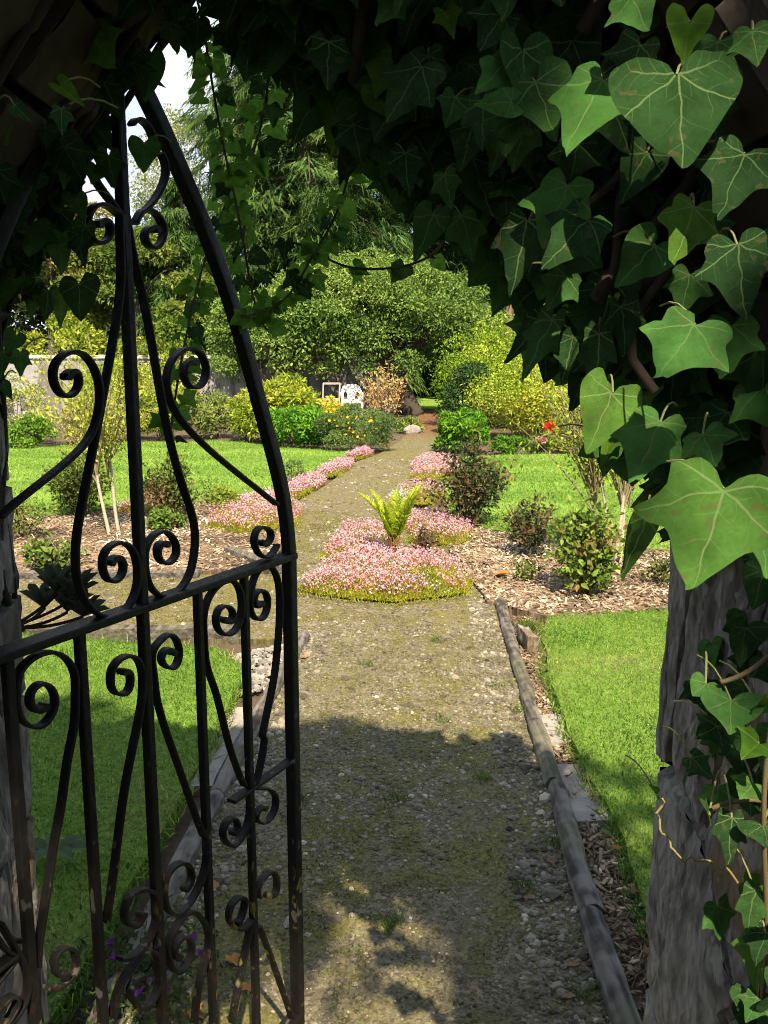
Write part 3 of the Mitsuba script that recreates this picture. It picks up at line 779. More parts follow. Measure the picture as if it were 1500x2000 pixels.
gate = thing('iron_gate', 'black wrought iron garden gate with pointed arched top and scrolls, standing open', 'gate')
WG = 0.862
part(gate, 'latch_stile', bar(0.0, 0.045, 0.0, 1.17, 0.024), 'iron')
part(gate, 'hinge_stile', bar(WG, 0.045, WG, 1.17, 0.024), 'iron')
ARCH = [(0.0, 1.165), (0.012, 1.25), (0.033, 1.325), (0.086, 1.457), (0.144, 1.598), (0.212, 1.732), (0.285, 1.846), (0.353, 1.938), (0.431, 2.03)]
part(gate, 'arch_bar', flat_bar(ARCH, 0.024, 0.022, knob=False), 'iron', smooth=40)
part(gate, 'arch_bar', flat_bar([(WG - a, z) for a, z in ARCH], 0.024, 0.022, knob=False), 'iron', smooth=40)
rail = flat_bar([(-0.006, 1.15), (WG / 2, 1.15), (WG + 0.006, 1.15)], 0.036, 0.013, knob=False, straight=True)
part(gate, 'middle_rail', rail, 'iron')
part(gate, 'bottom_rail', flat_bar([(0, 0.075), (WG / 2, 0.075), (WG, 0.075)], 0.032, 0.013, knob=False, straight=True), 'iron')
part(gate, 'upright', bar(0.4305, 0.08, 0.4305, 2.02, 0.0165), 'iron', label='tall upright at the middle of the gate, rising to its point')
for s in (0.155, 0.292, 0.566, 0.696):
    part(gate, 'upright', bar(s, 0.08, s, 1.146, 0.0145), 'iron')
for s in (0.0, 0.722):
    part(gate, 'short_tie', flat_bar([(s + 0.0, 0.70), (s + 0.07, 0.698), (s + 0.215 - (s > 0) * 0.075, 0.70)], 0.022, 0.007, knob=False, straight=True), 'iron')
r = np.random.default_rng(5)
SKIP = ('J', 'P1', 'P2', 'Q', 'S3', 'S4')
for k, pts in GATE.items():
    if k in SKIP:
        continue
    strap = k in ('L7', 'L8', 'top_l', 'top_r', 'apex_l', 'apex_r')
    g = flat_bar(pts, 0.017, 0.0056 if k[0] != 'L' or strap else 0.0062, n=max(30, len(pts) * 6), knob=not strap, taper=not strap)
    part(gate, 'strap' if strap else 'scroll', g, 'iron', smooth=40)
for k in ('O', 'L5', 'L6', 'L7', 'L8', 'small_r', 'Qr'):
    pts = [(WG - a, z) for a, z in GATE[k]]
    part(gate, 'strap' if k in ('L7', 'L8') else 'scroll', flat_bar(pts, 0.017, 0.0056, n=60, knob=k not in ('L7', 'L8')), 'iron', smooth=40)
for z in (0.35, 1.0):
    c = trimesh.creation.cylinder(radius=0.014, height=0.07, sections=16)
    c.apply_translation(gp(WG + 0.020, z))
    part(gate, 'hinge', c, 'iron', smooth=40)


# ------------------------------------------------------------------ ivy
LOBED = [(0, 0), (.10, -.13), (.26, -.20), (.40, -.15), (.475, -.03), (.455, .10), (.55, .24), (.67, .42), (.52, .45), (.37, .50), (.285, .61), (.20, .75), (.11, .885), (.05, .95)]
HEART = [(0, 0.02), (.06, -.11), (.18, -.22), (.32, -.25), (.45, -.19), (.54, -.06), (.56, .09), (.51, .26), (.42, .43), (.30, .60), (.19, .76), (.09, .90)]


def smooth_ring(o, kind):
    """rounds the outline between its tips (Catmull-Rom midpoints)"""
    a, b, c, d = np.roll(o, 1, 0), o, np.roll(o, -1, 0), np.roll(o, -2, 0)
    m = (-a + 9 * b + 9 * c - d) / 16
    return np.stack([b, m], 1).reshape(-1, 2)


def leaf_shape(kind, wid, rings, r):
    h = np.array(LOBED if kind == 'lobed' else HEART, float)
    right = h.copy()
    left = h[1:][::-1] * [-1, 1]
    right[:, 0] *= wid * (1 + r.normal(0, 0.07))
    left[:, 0] *= wid * (1 + r.normal(0, 0.07))
    right[1:, 1] += r.normal(0, 0.028, len(right) - 1)
    left[:, 1] += r.normal(0, 0.028, len(left))
    o = np.vstack([right, [[r.normal(0, 0.03), 1.0]], left])
    c = np.array([0, 0.2])
    if rings > 1:
        o = smooth_ring(o, kind)
    n = len(o)
    V, F = [c], []
    ts = np.linspace(0, 1, rings + 1)[1:]
    for t in ts:
        V += list(c + (o - c) * t)
    for i in range(n):
        j = (i + 1) % n
        F.append((0, 1 + i, 1 + j))
        for k in range(1, rings):
            a, b = 1 + (k - 1) * n, 1 + k * n
            F += [(a + i, b + i, b + j), (a + i, b + j, a + j)]
    return np.array(V), np.array(F)


LEAF_NO = [0]


def ivy_leaf(base, tip_dir, normal, L, kind='lobed', wid=1.0, rings=3, r=None, droop=None, fold=None):
    r = rng if r is None else r
    uv, f = leaf_shape(kind, wid, rings, r)
    droop = r.normal(0.16, 0.18) if droop is None else droop
    fold = r.normal(0.12, 0.2) if fold is None else fold
    u, v = uv[:, 0], uv[:, 1]
    w = -droop * v * np.abs(v) + fold * np.abs(u) + 0.05 * np.sin(u * 7 + r.random() * 6) * np.abs(v) + 0.08 * np.sin(v * 6 + r.random() * 6) * np.abs(u)
    T = unit(tip_dir)
    N = unit(normal - np.dot(normal, T) * T)
    U = np.cross(T, N)
    V = np.asarray(base) + L * (u[:, None] * U + v[:, None] * T + w[:, None] * N)
    LEAF_NO[0] = LEAF_NO[0] % 900 + 1
    return V, f, np.c_[u + 4 * LEAF_NO[0], v]


def petiole(base, back, L, r0=0.0011):
    p = [base, np.asarray(base) + np.asarray(back) * L * 0.5 + [0, 0, 0.01], np.asarray(base) + np.asarray(back) * L]
    return ring_tube(spline(p, 5), r0, 5)


def put_leaf(parent, base, T, N, L, kind, wid, mat='ivy', r=None, rings=3, **kw):
    v, f, uv = ivy_leaf(base, T, N, L, kind, wid, rings, r, **kw)
    return part(parent, 'leaf', (v, f), mat, smooth=True, uv=uv)


KNOWN_R = [
((0.251, 0.8, 1.792), (0.256, 0.78, 1.716), 'heart', 0.119, 'b') ,
((0.273, 0.84, 1.848), (0.263, 0.82, 1.808), 'heart', 0.039, 'y') ,
((0.201, 0.86, 1.805), (0.165, 0.84, 1.739), 'lobed', 0.071, 'b') ,
((0.146, 0.9, 1.816), (0.165, 0.88, 1.763), 'heart', 0.064, 'm') ,
((0.116, 0.9, 1.832), (0.087, 0.88, 1.8), 'lobed', 0.037, 'm') ,
((0.121, 0.88, 1.792), (0.086, 0.86, 1.786), 'heart', 0.029, 'm') ,
((0.101, 0.95, 1.812), (0.099, 0.93, 1.762), 'lobed', 0.043, 'm') ,
((0.215, 0.82, 1.863), (0.223, 0.8, 1.829), 'lobed', 0.058, 'm') ,
((0.322, 0.82, 1.732), (0.297, 0.8, 1.68), 'lobed', 0.078, 'm') ,
((0.271, 0.95, 1.761), (0.244, 0.93, 1.712), 'heart', 0.048, 'd') ,
((0.203, 0.9, 1.689), (0.157, 0.88, 1.642), 'lobed', 0.071, 'm') ,
((0.151, 0.95, 1.694), (0.13, 0.93, 1.625), 'lobed', 0.056, 'd') ,
((0.276, 0.92, 1.666), (0.233, 0.9, 1.623), 'heart', 0.052, 'd') ,
((0.293, 0.86, 1.693), (0.272, 0.84, 1.644), 'lobed', 0.058, 'm') ,
((0.313, 0.8, 1.651), (0.316, 0.78, 1.591), 'lobed', 0.073, 'b') ,
((0.273, 0.78, 1.581), (0.236, 0.76, 1.535), 'lobed', 0.085, 'b') ,
((0.198, 0.98, 1.641), (0.176, 0.96, 1.604), 'lobed', 0.045, 'd') ,
((0.189, 1.0, 1.597), (0.154, 0.98, 1.53), 'lobed', 0.043, 'd') ,
((0.182, 1.02, 1.596), (0.14, 1.0, 1.554), 'heart', 0.035, 'd') ,
((0.24, 0.92, 1.517), (0.213, 0.9, 1.458), 'heart', 0.064, 'd') ,
((0.272, 0.86, 1.49), (0.241, 0.84, 1.432), 'lobed', 0.068, 'd') ,
((0.311, 0.85, 1.479), (0.318, 0.83, 1.453), 'lobed', 0.055, 'b') ,
((0.3, 0.76, 1.439), (0.269, 0.74, 1.353), 'lobed', 0.117, 'b') ,
((0.291, 0.95, 1.378), (0.262, 0.93, 1.316), 'heart', 0.024, 'k') ,
((0.338, 0.76, 1.4), (0.334, 0.74, 1.363), 'lobed', 0.05, 'm') ,
((0.267, 1.0, 1.472), (0.245, 0.98, 1.436), 'lobed', 0.035, 'y') ,
((0.259, 1.0, 1.457), (0.249, 0.98, 1.421), 'heart', 0.035, 'd') ,
((0.3, 0.84, 1.832), (0.286, 0.82, 1.796), 'lobed', 0.055, 'm') ,
((0.314, 0.8, 1.827), (0.312, 0.78, 1.796), 'lobed', 0.044, 'm') ,
((-0.063, 1.05, 1.902), (-0.062, 1.03, 1.845), 'lobed', 0.054, 'm') ,
((-0.11, 1.1, 1.967), (-0.102, 1.08, 1.93), 'lobed', 0.045, 'y') ,
((0.014, 1.0, 1.929), (-0.009, 0.98, 1.895), 'lobed', 0.038, 'b') ,
((0.066, 1.0, 1.914), (0.072, 0.98, 1.885), 'lobed', 0.03, 'y') ,
((0.049, 1.05, 1.887), (0.052, 1.03, 1.83), 'lobed', 0.052, 'd') ,
((-0.038, 1.15, 1.839), (-0.028, 1.13, 1.792), 'lobed', 0.051, 'k') ,
((0.077, 1.0, 1.83), (0.065, 0.98, 1.794), 'lobed', 0.044, 'd') ,
((0.128, 1.0, 1.799), (0.118, 0.98, 1.752), 'lobed', 0.047, 'd') ,
((0.07, 1.05, 1.761), (0.075, 1.03, 1.724), 'lobed', 0.041, 'd') ,
((0.288, 0.9, 1.793), (0.267, 0.88, 1.787), 'heart', 0.015, 'k') ,
((0.025, 1.1, 1.795), (0.03, 1.08, 1.744), 'lobed', 0.046, 'k') ,
((0.093, 1.1, 1.724), (0.107, 1.08, 1.668), 'lobed', 0.053, 'k') ,
((0.059, 1.1, 1.724), (0.04, 1.08, 1.674), 'heart', 0.043, 'k') ,
((0.242, 1.0, 1.581), (0.234, 0.98, 1.513), 'lobed', 0.046, 'k') ,
((0.218, 1.02, 1.576), (0.203, 1.0, 1.524), 'lobed', 0.035, 'k') ,
((0.334, 0.86, 1.22), (0.313, 0.84, 1.213), 'heart', 0.032, 'b') ,
((0.353, 0.84, 1.21), (0.347, 0.82, 1.183), 'heart', 0.06, 'b') ,
((0.376, 0.82, 1.172), (0.352, 0.8, 1.167), 'lobed', 0.046, 'y') ,
((0.382, 0.84, 1.119), (0.361, 0.82, 1.113), 'lobed', 0.037, 'b') ,
((0.347, 0.86, 1.072), (0.33, 0.84, 1.101), 'lobed', 0.03, 'b') ,
((0.363, 0.84, 1.08), (0.353, 0.82, 1.039), 'lobed', 0.037, 'b') ,
((0.386, 0.82, 1.084), (0.384, 0.8, 1.074), 'heart', 0.042, 'b') ,
((0.393, 0.84, 0.997), (0.379, 0.82, 0.95), 'lobed', 0.033, 'b') ,
((0.405, 0.84, 0.869), (0.387, 0.82, 0.86), 'lobed', 0.033, 'b') ,
((0.358, 0.95, 1.095), (0.375, 0.93, 1.079), 'lobed', 0.036, 'd') ,
((0.383, 0.87, 1.156), (0.363, 0.85, 1.145), 'lobed', 0.033, 'm') ,
((0.369, 1.1, 0.971), (0.356, 1.08, 0.994), 'heart', 0.013, 'y') ,
((0.398, 0.82, 0.963), (0.38, 0.8, 0.942), 'lobed', 0.037, 'm') ,
((0.385, 0.95, 1.133), (0.355, 0.93, 1.129), 'lobed', 0.047, 'd') ,
((0.376, 0.83, 1.207), (0.371, 0.81, 1.231), 'heart', 0.021, 'y') ,
]
KNOWN_L = [
((-0.459, 1.35, 1.665), (-0.455, 1.34, 1.608), 'heart', 0.062, 'm') ,
((-0.341, 0.98, 1.835), (-0.315, 0.97, 1.814), 'heart', 0.022, 'y') ,
((-0.341, 0.98, 1.813), (-0.338, 0.97, 1.785), 'lobed', 0.024, 'b') ,
((-0.39, 1.3, 1.836), (-0.382, 1.29, 1.79), 'lobed', 0.051, 'k') ,
((-0.355, 1.38, 1.986), (-0.353, 1.37, 1.933), 'heart', 0.057, 'k') ,
((-0.338, 1.3, 1.853), (-0.339, 1.29, 1.813), 'heart', 0.042, 'k') ,
((-0.378, 0.95, 1.808), (-0.359, 0.94, 1.789), 'heart', 0.018, 'd') ,
((-0.297, 1.3, 2.01), (-0.284, 1.29, 1.967), 'lobed', 0.035, 'k') ,
((-0.486, 1.35, 1.72), (-0.48, 1.34, 1.678), 'heart', 0.034, 'k') ,
((-0.451, 1.33, 1.735), (-0.439, 1.32, 1.687), 'lobed', 0.038, 'k') ,
((-0.528, 1.35, 1.66), (-0.531, 1.34, 1.614), 'heart', 0.031, 'k') ,
((-0.506, 1.35, 1.653), (-0.509, 1.34, 1.611), 'heart', 0.031, 'k') ,
((-0.487, 1.35, 1.649), (-0.488, 1.34, 1.599), 'heart', 0.028, 'k') ,
((-0.498, 1.2, 1.584), (-0.508, 1.19, 1.56), 'heart', 0.028, 'k') ,
((-0.493, 1.2, 1.56), (-0.491, 1.19, 1.531), 'lobed', 0.029, 'k') ,
((-0.429, 1.3, 1.742), (-0.436, 1.29, 1.705), 'heart', 0.033, 'k') ,
((-0.438, 1.3, 1.777), (-0.424, 1.29, 1.747), 'heart', 0.031, 'k') ,
((-0.407, 1.3, 1.818), (-0.412, 1.29, 1.796), 'heart', 0.026, 'k') ,
((-0.22, 1.3, 2.0), (-0.208, 1.29, 1.967), 'lobed', 0.05, 'k') ,
((-0.258, 1.3, 2.013), (-0.255, 1.29, 1.98), 'lobed', 0.049, 'k') ,
((-0.143, 1.25, 1.976), (-0.139, 1.24, 1.935), 'heart', 0.051, 'k') ,
((-0.115, 1.2, 1.923), (-0.112, 1.19, 1.886), 'lobed', 0.039, 'k') ,
((-0.515, 1.2, 1.56), (-0.519, 1.19, 1.526), 'heart', 0.021, 'k') ,
((-0.52, 1.2, 1.519), (-0.506, 1.19, 1.502), 'heart', 0.018, 'k') ,
]


def bulk_ivy(parent, n, where, size, seed, rings=1, mat='ivy', spread=0.5, facing=(-0.15, -1, 0.45)):
    r = np.random.default_rng(seed)
    Vs, Fs, Us, k = [], [], [], 0
    for b in where(n, r):
        T = unit(np.array([r.normal(0, 0.5), r.normal(0, 0.35) - 0.15, -1.0]))
        N = np.asarray(facing) + r.normal(0, spread, 3)
        v, f, uv = ivy_leaf(b, T, N, size * (0.6 + 0.7 * r.random()), 'lobed' if r.random() < 0.7 else 'heart', 0.85 + 0.3 * r.random(), rings, r)
        Vs.append(v)
        Fs.append(f + k)
        Us.append(uv)
        k += len(v)
    return part(parent, 'foliage', (np.vstack(Vs), np.vstack(Fs)), mat, smooth=True, uv=np.vstack(Us), kind='stuff')


def put_known(parent, rows, r):
    stems = MB()
    for (b, t, kind, w, tone) in rows:
        b, t = np.array(b), np.array(t)
        d = t - b
        L = np.linalg.norm(d) * 1.03
        wid = np.clip(w / (L * (1.30 if kind == 'lobed' else 1.10)), 0.4, 1.7)
        view = unit(np.array(EYE) - b)
        N = view + [r.normal(0, 0.12), 0, 0.35 if tone in 'by' else 0.1] + r.normal(0, 0.10, 3)
        put_leaf(parent, b, d, N, L, kind, wid, 'ivy_young' if tone == 'y' else 'ivy', r, droop=r.normal(0.12, 0.08), fold=r.normal(0.10, 0.10) + (0.45 if tone == 'y' else 0))
        v, f = petiole(b, unit(np.array([r.normal(0, 0.4), 0.9, 0.25])), 0.05 + 0.03 * r.random())
        stems.add(v, f, (0.16, 0.17, 0.07))
    part(parent, 'petiole', stems, 'matte', kind='stuff')


IVY_B = [(-0.232, 2.14), (-0.232, 2.0), (-0.236, 1.975), (-0.202, 1.961), (-0.164, 1.945), (-0.117, 1.903), (-0.076, 1.913), (-0.069, 1.867), (-0.035, 1.808), (-0.014, 1.808), (0.014, 1.768),
         (0.043, 1.707), (0.085, 1.734), (0.135, 1.68), (0.171, 1.652), (0.188, 1.568), (0.24, 1.525), (0.283, 1.539), (0.293, 1.482), (0.30, 1.445), (0.342, 1.415), (0.37, 1.363), (0.40, 1.363), (0.425, 1.264), (0.47, 1.20), (0.50, 1.3), (0.50, 1.7), (0.40, 1.92), (0.2, 2.06), (0.0, 2.12)]
ivy_poly = Polygon(IVY_B).buffer(0)
ivy = thing('climbing_ivy', 'old dark green ivy hanging from the arch and covering the right pier, large veined leaves', 'ivy')
r = np.random.default_rng(21)
put_known(ivy, KNOWN_R, r)
inner = ivy_poly.buffer(-0.028)


def in_volume(y0, y1, poly):
    def f(n, r):
        q = in_poly(poly, n, r)
        return np.c_[q[:, 0], y0 + (y1 - y0) * r.random(n), q[:, 1] + 0.03]
    return f


n_have = sum(1 for k in scene if k.startswith(ivy + '__leaf'))
for b in in_volume(0.90, 1.15, ivy_poly.buffer(-0.035))(150 - n_have, r):
    T = unit(np.array([r.normal(-0.1, 0.45), r.normal(-0.15, 0.3), -1.0]))
    N = np.array([-0.25, -1, 0.4]) + r.normal(0, 0.4, 3)
    put_leaf(ivy, b, T, N, 0.036 + 0.042 * r.random(), 'lobed' if r.random() < 0.75 else 'heart', 0.8 + 0.3 * r.random(), 'ivy', r, rings=2)
bulk_ivy(ivy, 1500, in_volume(1.10, 1.42, inner), 0.075, 31)
bulk_ivy(ivy, 130, in_volume(0.76, 0.99, Polygon([(0.41, 1.3), (0.40, 1.0), (0.43, 0.7), (0.455, 0.3), (0.46, 0.0), (0.49, 0.0), (0.49, 1.3)])), 0.042, 33)
bulk_ivy(ivy, 26, in_volume(0.95, 1.16, Polygon([(0.43, 1.3), (0.43, 1.0), (0.47, 1.0), (0.47, 1.3)])), 0.04, 34)
mb = MB()
for i in range(46):
    q = in_poly(ivy_poly.buffer(-0.03), 1, r)[0]
    y = 0.9 + 0.45 * r.random()
    p = [(q[0], y, q[1])]
    for k in range(5):
        p.append((p[-1][0] + r.normal(0.035, 0.03), p[-1][1] + r.normal(0, 0.03), p[-1][2] + 0.09))
    v, f = ring_tube(spline(p, 14), 0.004 + 0.006 * r.random(), 6)
    mb.add(v, f, (0.05, 0.042, 0.033))
v, f = ring_tube(spline([(0.4, 0.9, 0.97), (0.37, 0.9, 0.992), (0.34, 0.9, 0.998), (0.316, 0.9, 1.02), (0.306, 0.9, 1.045), (0.313, 0.9, 1.07)], 24) + r.normal(0, 0.002, (24, 3)), 0.0014, 6)
mb.add(v, f, (0.20, 0.17, 0.06))
for st in ([(0.43, 0.86, 1.30), (0.40, 0.84, 1.23), (0.385, 0.82, 1.12), (0.40, 0.83, 1.0), (0.41, 0.84, 0.86)], [(0.43, 0.9, 1.26), (0.38, 0.86, 1.235), (0.345, 0.85, 1.225)], [(0.44, 0.88, 1.06), (0.39, 0.86, 1.09), (0.35, 0.86, 1.08)]):
    v, f = ring_tube(spline(st, 16), 0.0026, 6)
    mb.add(v, f, (0.11, 0.09, 0.045))
part(ivy, 'stem', mb, 'matte', smooth=True, kind='stuff')
# the head of the ivy over the wall top
mb_pts = []


def hump(n, r):
    x = -2.0 + 3.0 * r.random(n)
    top = np.interp(x, [-2.0, -1.7, -0.9, 0.6, 0.85, 1.0], [1.95, 2.35, 2.56, 2.56, 2.3, 1.5]) + 0.10 * np.sin(x * 7) + 0.05 * np.sin(x * 17)
    y = 0.72 + 0.85 * r.random(n)
    z = 2.2 + (top - 2.2) * np.abs(np.cos((y - 1.12) / 0.5 * 1.2)) * r.random(n) ** 0.5
    return np.c_[x, y, z]


bulk_ivy(ivy, 2400, hump, 0.10, 35, facing=(0, -0.3, 1))

ivy2 = thing('climbing_ivy', 'sparse ivy on the left inside of the stone arch, small leaves hanging in silhouette', 'ivy')
put_known(ivy2, KNOWN_L, np.random.default_rng(8))


def left_edge(n, r):
    X, Z = arch_at(0.66 + 0.62 * r.random(n), -0.012 - 0.05 * r.random(n) ** 2, -1)
    return np.c_[X, 1.2 + 0.24 * r.random(n), Z + 0.03]


bulk_ivy(ivy2, 60, left_edge, 0.042, 41, rings=2)
bulk_ivy(ivy2, 95, in_volume(1.15, 1.43, Polygon([(-0.63, 1.60), (-0.52, 1.63), (-0.50, 1.74), (-0.45, 1.84), (-0.47, 1.90), (-0.58, 1.80), (-0.63, 1.70)])), 0.044, 43, rings=2)
mb = MB()
for i in range(9):
    X, Z = arch_at(np.linspace(0.1, 1.0 + 0.3 * r.random(), 8), np.full(8, -0.006), -1)
    p = np.c_[X, np.full(8, 0.95 + 0.45 * r.random()) + r.normal(0, 0.02, 8), Z]
    v, f = ring_tube(spline(p, 24), 0.004 + 0.003 * r.random(), 6)
    mb.add(v, f, (0.035, 0.028, 0.022))
part(ivy2, 'stem', mb, 'matte', smooth=True, kind='stuff')

STRANDS = [
    ([(-0.305, 1.45, 2.16), (-0.296, 1.55, 2.079), (-0.282, 1.55, 1.976), (-0.26, 1.55, 1.854), (-0.244, 1.55, 1.77), (-0.222, 1.55, 1.642), (-0.20, 1.55, 1.60)], 'hanging ivy strand with backlit young leaves, leftmost, falling beside the gate arch', 44),
    ([(-0.18, 1.45, 2.12), (-0.197, 1.6, 2.047), (-0.211, 1.6, 1.96), (-0.241, 1.6, 1.88), (-0.265, 1.6, 1.846), (-0.298, 1.6, 1.777), (-0.328, 1.6, 1.698), (-0.355, 1.6, 1.6), (-0.378, 1.6, 1.499), (-0.396, 1.6, 1.387)], 'longest hanging ivy strand, crossing behind the gate arch down to the right teardrop scroll', 58),
    ([(-0.03, 1.42, 1.95), (-0.05, 1.5, 1.884), (-0.08, 1.5, 1.787), (-0.119, 1.5, 1.722), (-0.163, 1.5, 1.656), (-0.211, 1.5, 1.629), (-0.241, 1.5, 1.624)], 'short hanging ivy strand curving left above the round evergreen tree', 34),
    ([(0.10, 1.42, 1.76), (0.055, 1.5, 1.712), (-0.017, 1.5, 1.701), (-0.077, 1.5, 1.71), (-0.136, 1.5, 1.739), (-0.17, 1.5, 1.739)], 'nearly level ivy runner with few leaves, reaching left from the ivy mass', 9)]
for si, (st, lab, nl) in enumerate(STRANDS):
    rs = np.random.default_rng(60 + si)
    s_ = thing('ivy_strand', lab, 'ivy')
    c = spline(st, 60)
    part(s_, 'stem', ring_tube(c, 0.0022, 6), 'bark', smooth=True)
    for i in range(nl):
        j = int((0.06 + 0.93 * (i + 0.5) / nl) * 59)
        t = unit(c[min(j + 1, 59)] - c[max(j - 1, 0)])
        side = np.array([1 if i % 2 else -1, rs.normal(0, 0.5), rs.normal(0, 0.3)])
        d = unit(side * 0.8 + np.array([0, 0, -0.8]) + rs.normal(0, 0.35, 3))
        b = c[j] + unit(side) * (0.006 + 0.014 * rs.random())
        put_leaf(s_, b, d, np.array([0, -1, 0.4]) + rs.normal(0, 0.35, 3), 0.021 + 0.016 * rs.random(), 'lobed' if rs.random() < 0.7 else 'heart', 0.95, 'ivy_young' if rs.random() < 0.8 else 'ivy', rs, rings=1)

# a sprig of whorled leaves growing out beside the left pier
sprig = thing('evergreen_sprig', 'dark sprig of grey green whorled leaves poking out beside the left stone pier', 'shrub')
rs = np.random.default_rng(4)
mb = MB()
for (hx, hy, hz) in [(-0.56, 1.44, 1.16), (-0.525, 1.43, 1.155), (-0.55, 1.46, 1.12), (-0.52, 1.45, 1.115), (-0.585, 1.45, 1.13)]:
    v, f = ring_tube(spline([(-0.66, 1.47, 1.09), ((hx - 0.66) / 2, 1.46, (hz + 1.09) / 2 - 0.008), (hx, hy, hz)], 10), 0.003, 6)
    mb.add(v, f, (0.06, 0.045, 0.03))
    for k in range(9):
        a = k * 2.4
        d = unit(np.array([math.cos(a) * 0.8 + 0.15, math.sin(a) * 0.6 - 0.1, 0.95 + rs.normal(0, 0.3)]))
        v, f, kk = leaves(np.array([[hx, hy, hz]]), d[None], np.array([[-math.cos(a), -math.sin(a) - 0.5, 0.8]]), 0.046 + 0.016 * rs.random(), 0.018, 'oval')
        k2 = MB().add(v, f, np.array([0.075, 0.09, 0.065]) * (0.7 + 0.6 * rs.random()))
        part(sprig, 'leaf', k2, 'gloss_foliage')
part(sprig, 'stem', mb, 'matte', smooth=True)

# ------------------------------------------------------------------ saxifrage mounds, fern
PINK = [(0.54, 0.27, 0.34), (0.62, 0.37, 0.44), (0.68, 0.47, 0.53), (0.57, 0.31, 0.38)]
LIME = [(0.15, 0.21, 0.02), (0.32, 0.36, 0.03), (0.42, 0.41, 0.05), (0.24, 0.33, 0.04)]


def mound(poly, h, nleaf, nflow, label, seed, bare=0.07, bare_dir=(0, -1), group='pink flowering cushions beside the path', fl=0.014):
    r = np.random.default_rng(seed)
    poly = wavy(list(poly.exterior.coords)[:-1], 0.13, 0.07, seed)
    poly = max(getattr(poly, 'geoms', [poly]), key=lambda g: g.area)
    t = thing('saxifrage_cushion', label, 'flower', group)

    def height(xy):
        e = shapely.distance(shapely.points(xy), poly.exterior)
        q = np.c_[xy, np.zeros(len(xy))]
        return 0.36 * h * (1 - np.exp(-e / 0.09)) * (0.65 + 0.7 * meshkit.fbm(q * 4.5, 3, seed))
    mb = MB()
    nleaf = int(nleaf * 0.75)
    xy = in_poly(poly, nleaf, r) + r.normal(0, 0.022, (nleaf, 2))
    P = np.c_[xy, 0.02 + height(xy) * (0.85 + 0.2 * r.random(nleaf)) - 0.015 * (shapely.distance(shapely.points(xy), poly) > 0)]
    add_leaves(mb, P, np.c_[r.normal(0, 0.8, (nleaf, 2)), np.ones(nleaf)], rand_dir(nleaf, r), 0.018 + 0.016 * r.random(nleaf), 0.007, palette(P, LIME, 4, 0.25, seed, r), 'diamond')
    x0, y0, x1, y1 = poly.bounds
    gx, gy = np.arange(x0, x1, 0.06), np.arange(y0, y1, 0.06)
    fill = poly.buffer(-0.045)
    cells = [shapely.box(a, b, a + 0.06, b + 0.06).intersection(fill) for a in gx for b in gy]
    cells = [c for c in cells if c.geom_type == 'Polygon' and c.area > 1e-5]
    for c in cells:
        q = np.array(c.exterior.coords)[:-1]
        k = len(q)
        mb.add(np.c_[q, 0.004 + height(q) * 0.82], [(0, i, i + 1) for i in range(1, k - 1)], (0.22, 0.22, 0.03))
    part(t, 'leafage', mb, 'foliage', kind='stuff')
    xy = in_poly(poly.buffer(0.03), nflow, r)
    e = shapely.distance(shapely.points(xy), poly.buffer(0.03).exterior)
    c = np.array(poly.centroid.coords[0])
    toward = (unit(xy - c) * np.array(bare_dir)).sum(1)
    keep = (e > bare * np.clip(toward, 0, 1) * (0.5 + r.random(nflow))) & (meshkit.fbm(np.c_[xy * 3, np.zeros(nflow)], 3, seed + 2) + 0.25 * r.random(nflow) > 0.36)
    xy = xy[keep]
    m = len(xy)
    z0 = 0.02 + height(xy)
    st = 0.02 + 0.075 * r.random(m) ** 1.3
    top = np.c_[xy + r.normal(0, 0.012, (m, 2)), z0 + st]
    mb = MB()
    D = top - np.c_[xy, z0 - 0.01]
    add_leaves(mb, np.c_[xy, z0 - 0.01], D, rand_dir(m, r), np.linalg.norm(D, axis=1), 0.0035, palette(top, [(0.20, 0.05, 0.03), (0.30, 0.10, 0.06), (0.20, 0.16, 0.04)], 6, 0.3, seed, r), 'tri')
    part(t, 'flower_stem', mb, 'matte', kind='stuff')
    mb = MB()
    N = np.c_[r.normal(0, 0.5, m), r.normal(-0.15, 0.5, m), np.ones(m)]
    T = rand_dir(m, r)
    s = fl * (0.75 + 0.5 * r.random(m))
    col = palette(top, PINK, 5, 0.16, seed + 1, r)
    add_leaves(mb, top, T, N, s, s, col, 'flower')
    part(t, 'blossom', mb, 'petals', kind='stuff')
    return t


mound(Polygon([(-0.58, 5.62), (-0.3, 5.47), (0.1, 5.45), (0.52, 5.58), (0.60, 6.0), (0.5, 6.5), (0.2, 6.75), (-0.15, 6.75), (-0.42, 6.3)]), 0.13, 26000, 5200, 'largest pink saxifrage cushion, in front of the fern at the middle of the path', 1)
mound(Polygon([(-0.42, 6.6), (-0.1, 6.45), (0.05, 7.0), (-0.02, 7.9), (-0.28, 7.9), (-0.42, 7.2)]), 0.14, 9000, 2300, 'pink saxifrage cushion directly left of the fern', 2)
mound(Polygon([(0.22, 7.2), (0.62, 7.1), (0.80, 7.7), (0.62, 8.5), (0.3, 8.5), (0.2, 7.9)]), 0.16, 8000, 2200, 'pink saxifrage cushion right of the fern and below the dark rose bush', 3)
mound(Polygon([(-1.72, 8.0), (-1.2, 7.6), (-0.84, 8.0), (-0.95, 9.0), (-1.25, 9.7), (-1.6, 9.3)]), 0.17, 11000, 3600, 'wide pink saxifrage cushion left of the path, behind the gate arch bar', 4)
mound(Polygon([(-1.22, 9.6), (-0.98, 9.5), (-0.72, 10.9), (-0.84, 11.4), (-1.06, 11.0)]), 0.2, 6000, 2300, 'narrow pink saxifrage cushion along the left lawn edge, nearer of three', 5, fl=0.017)
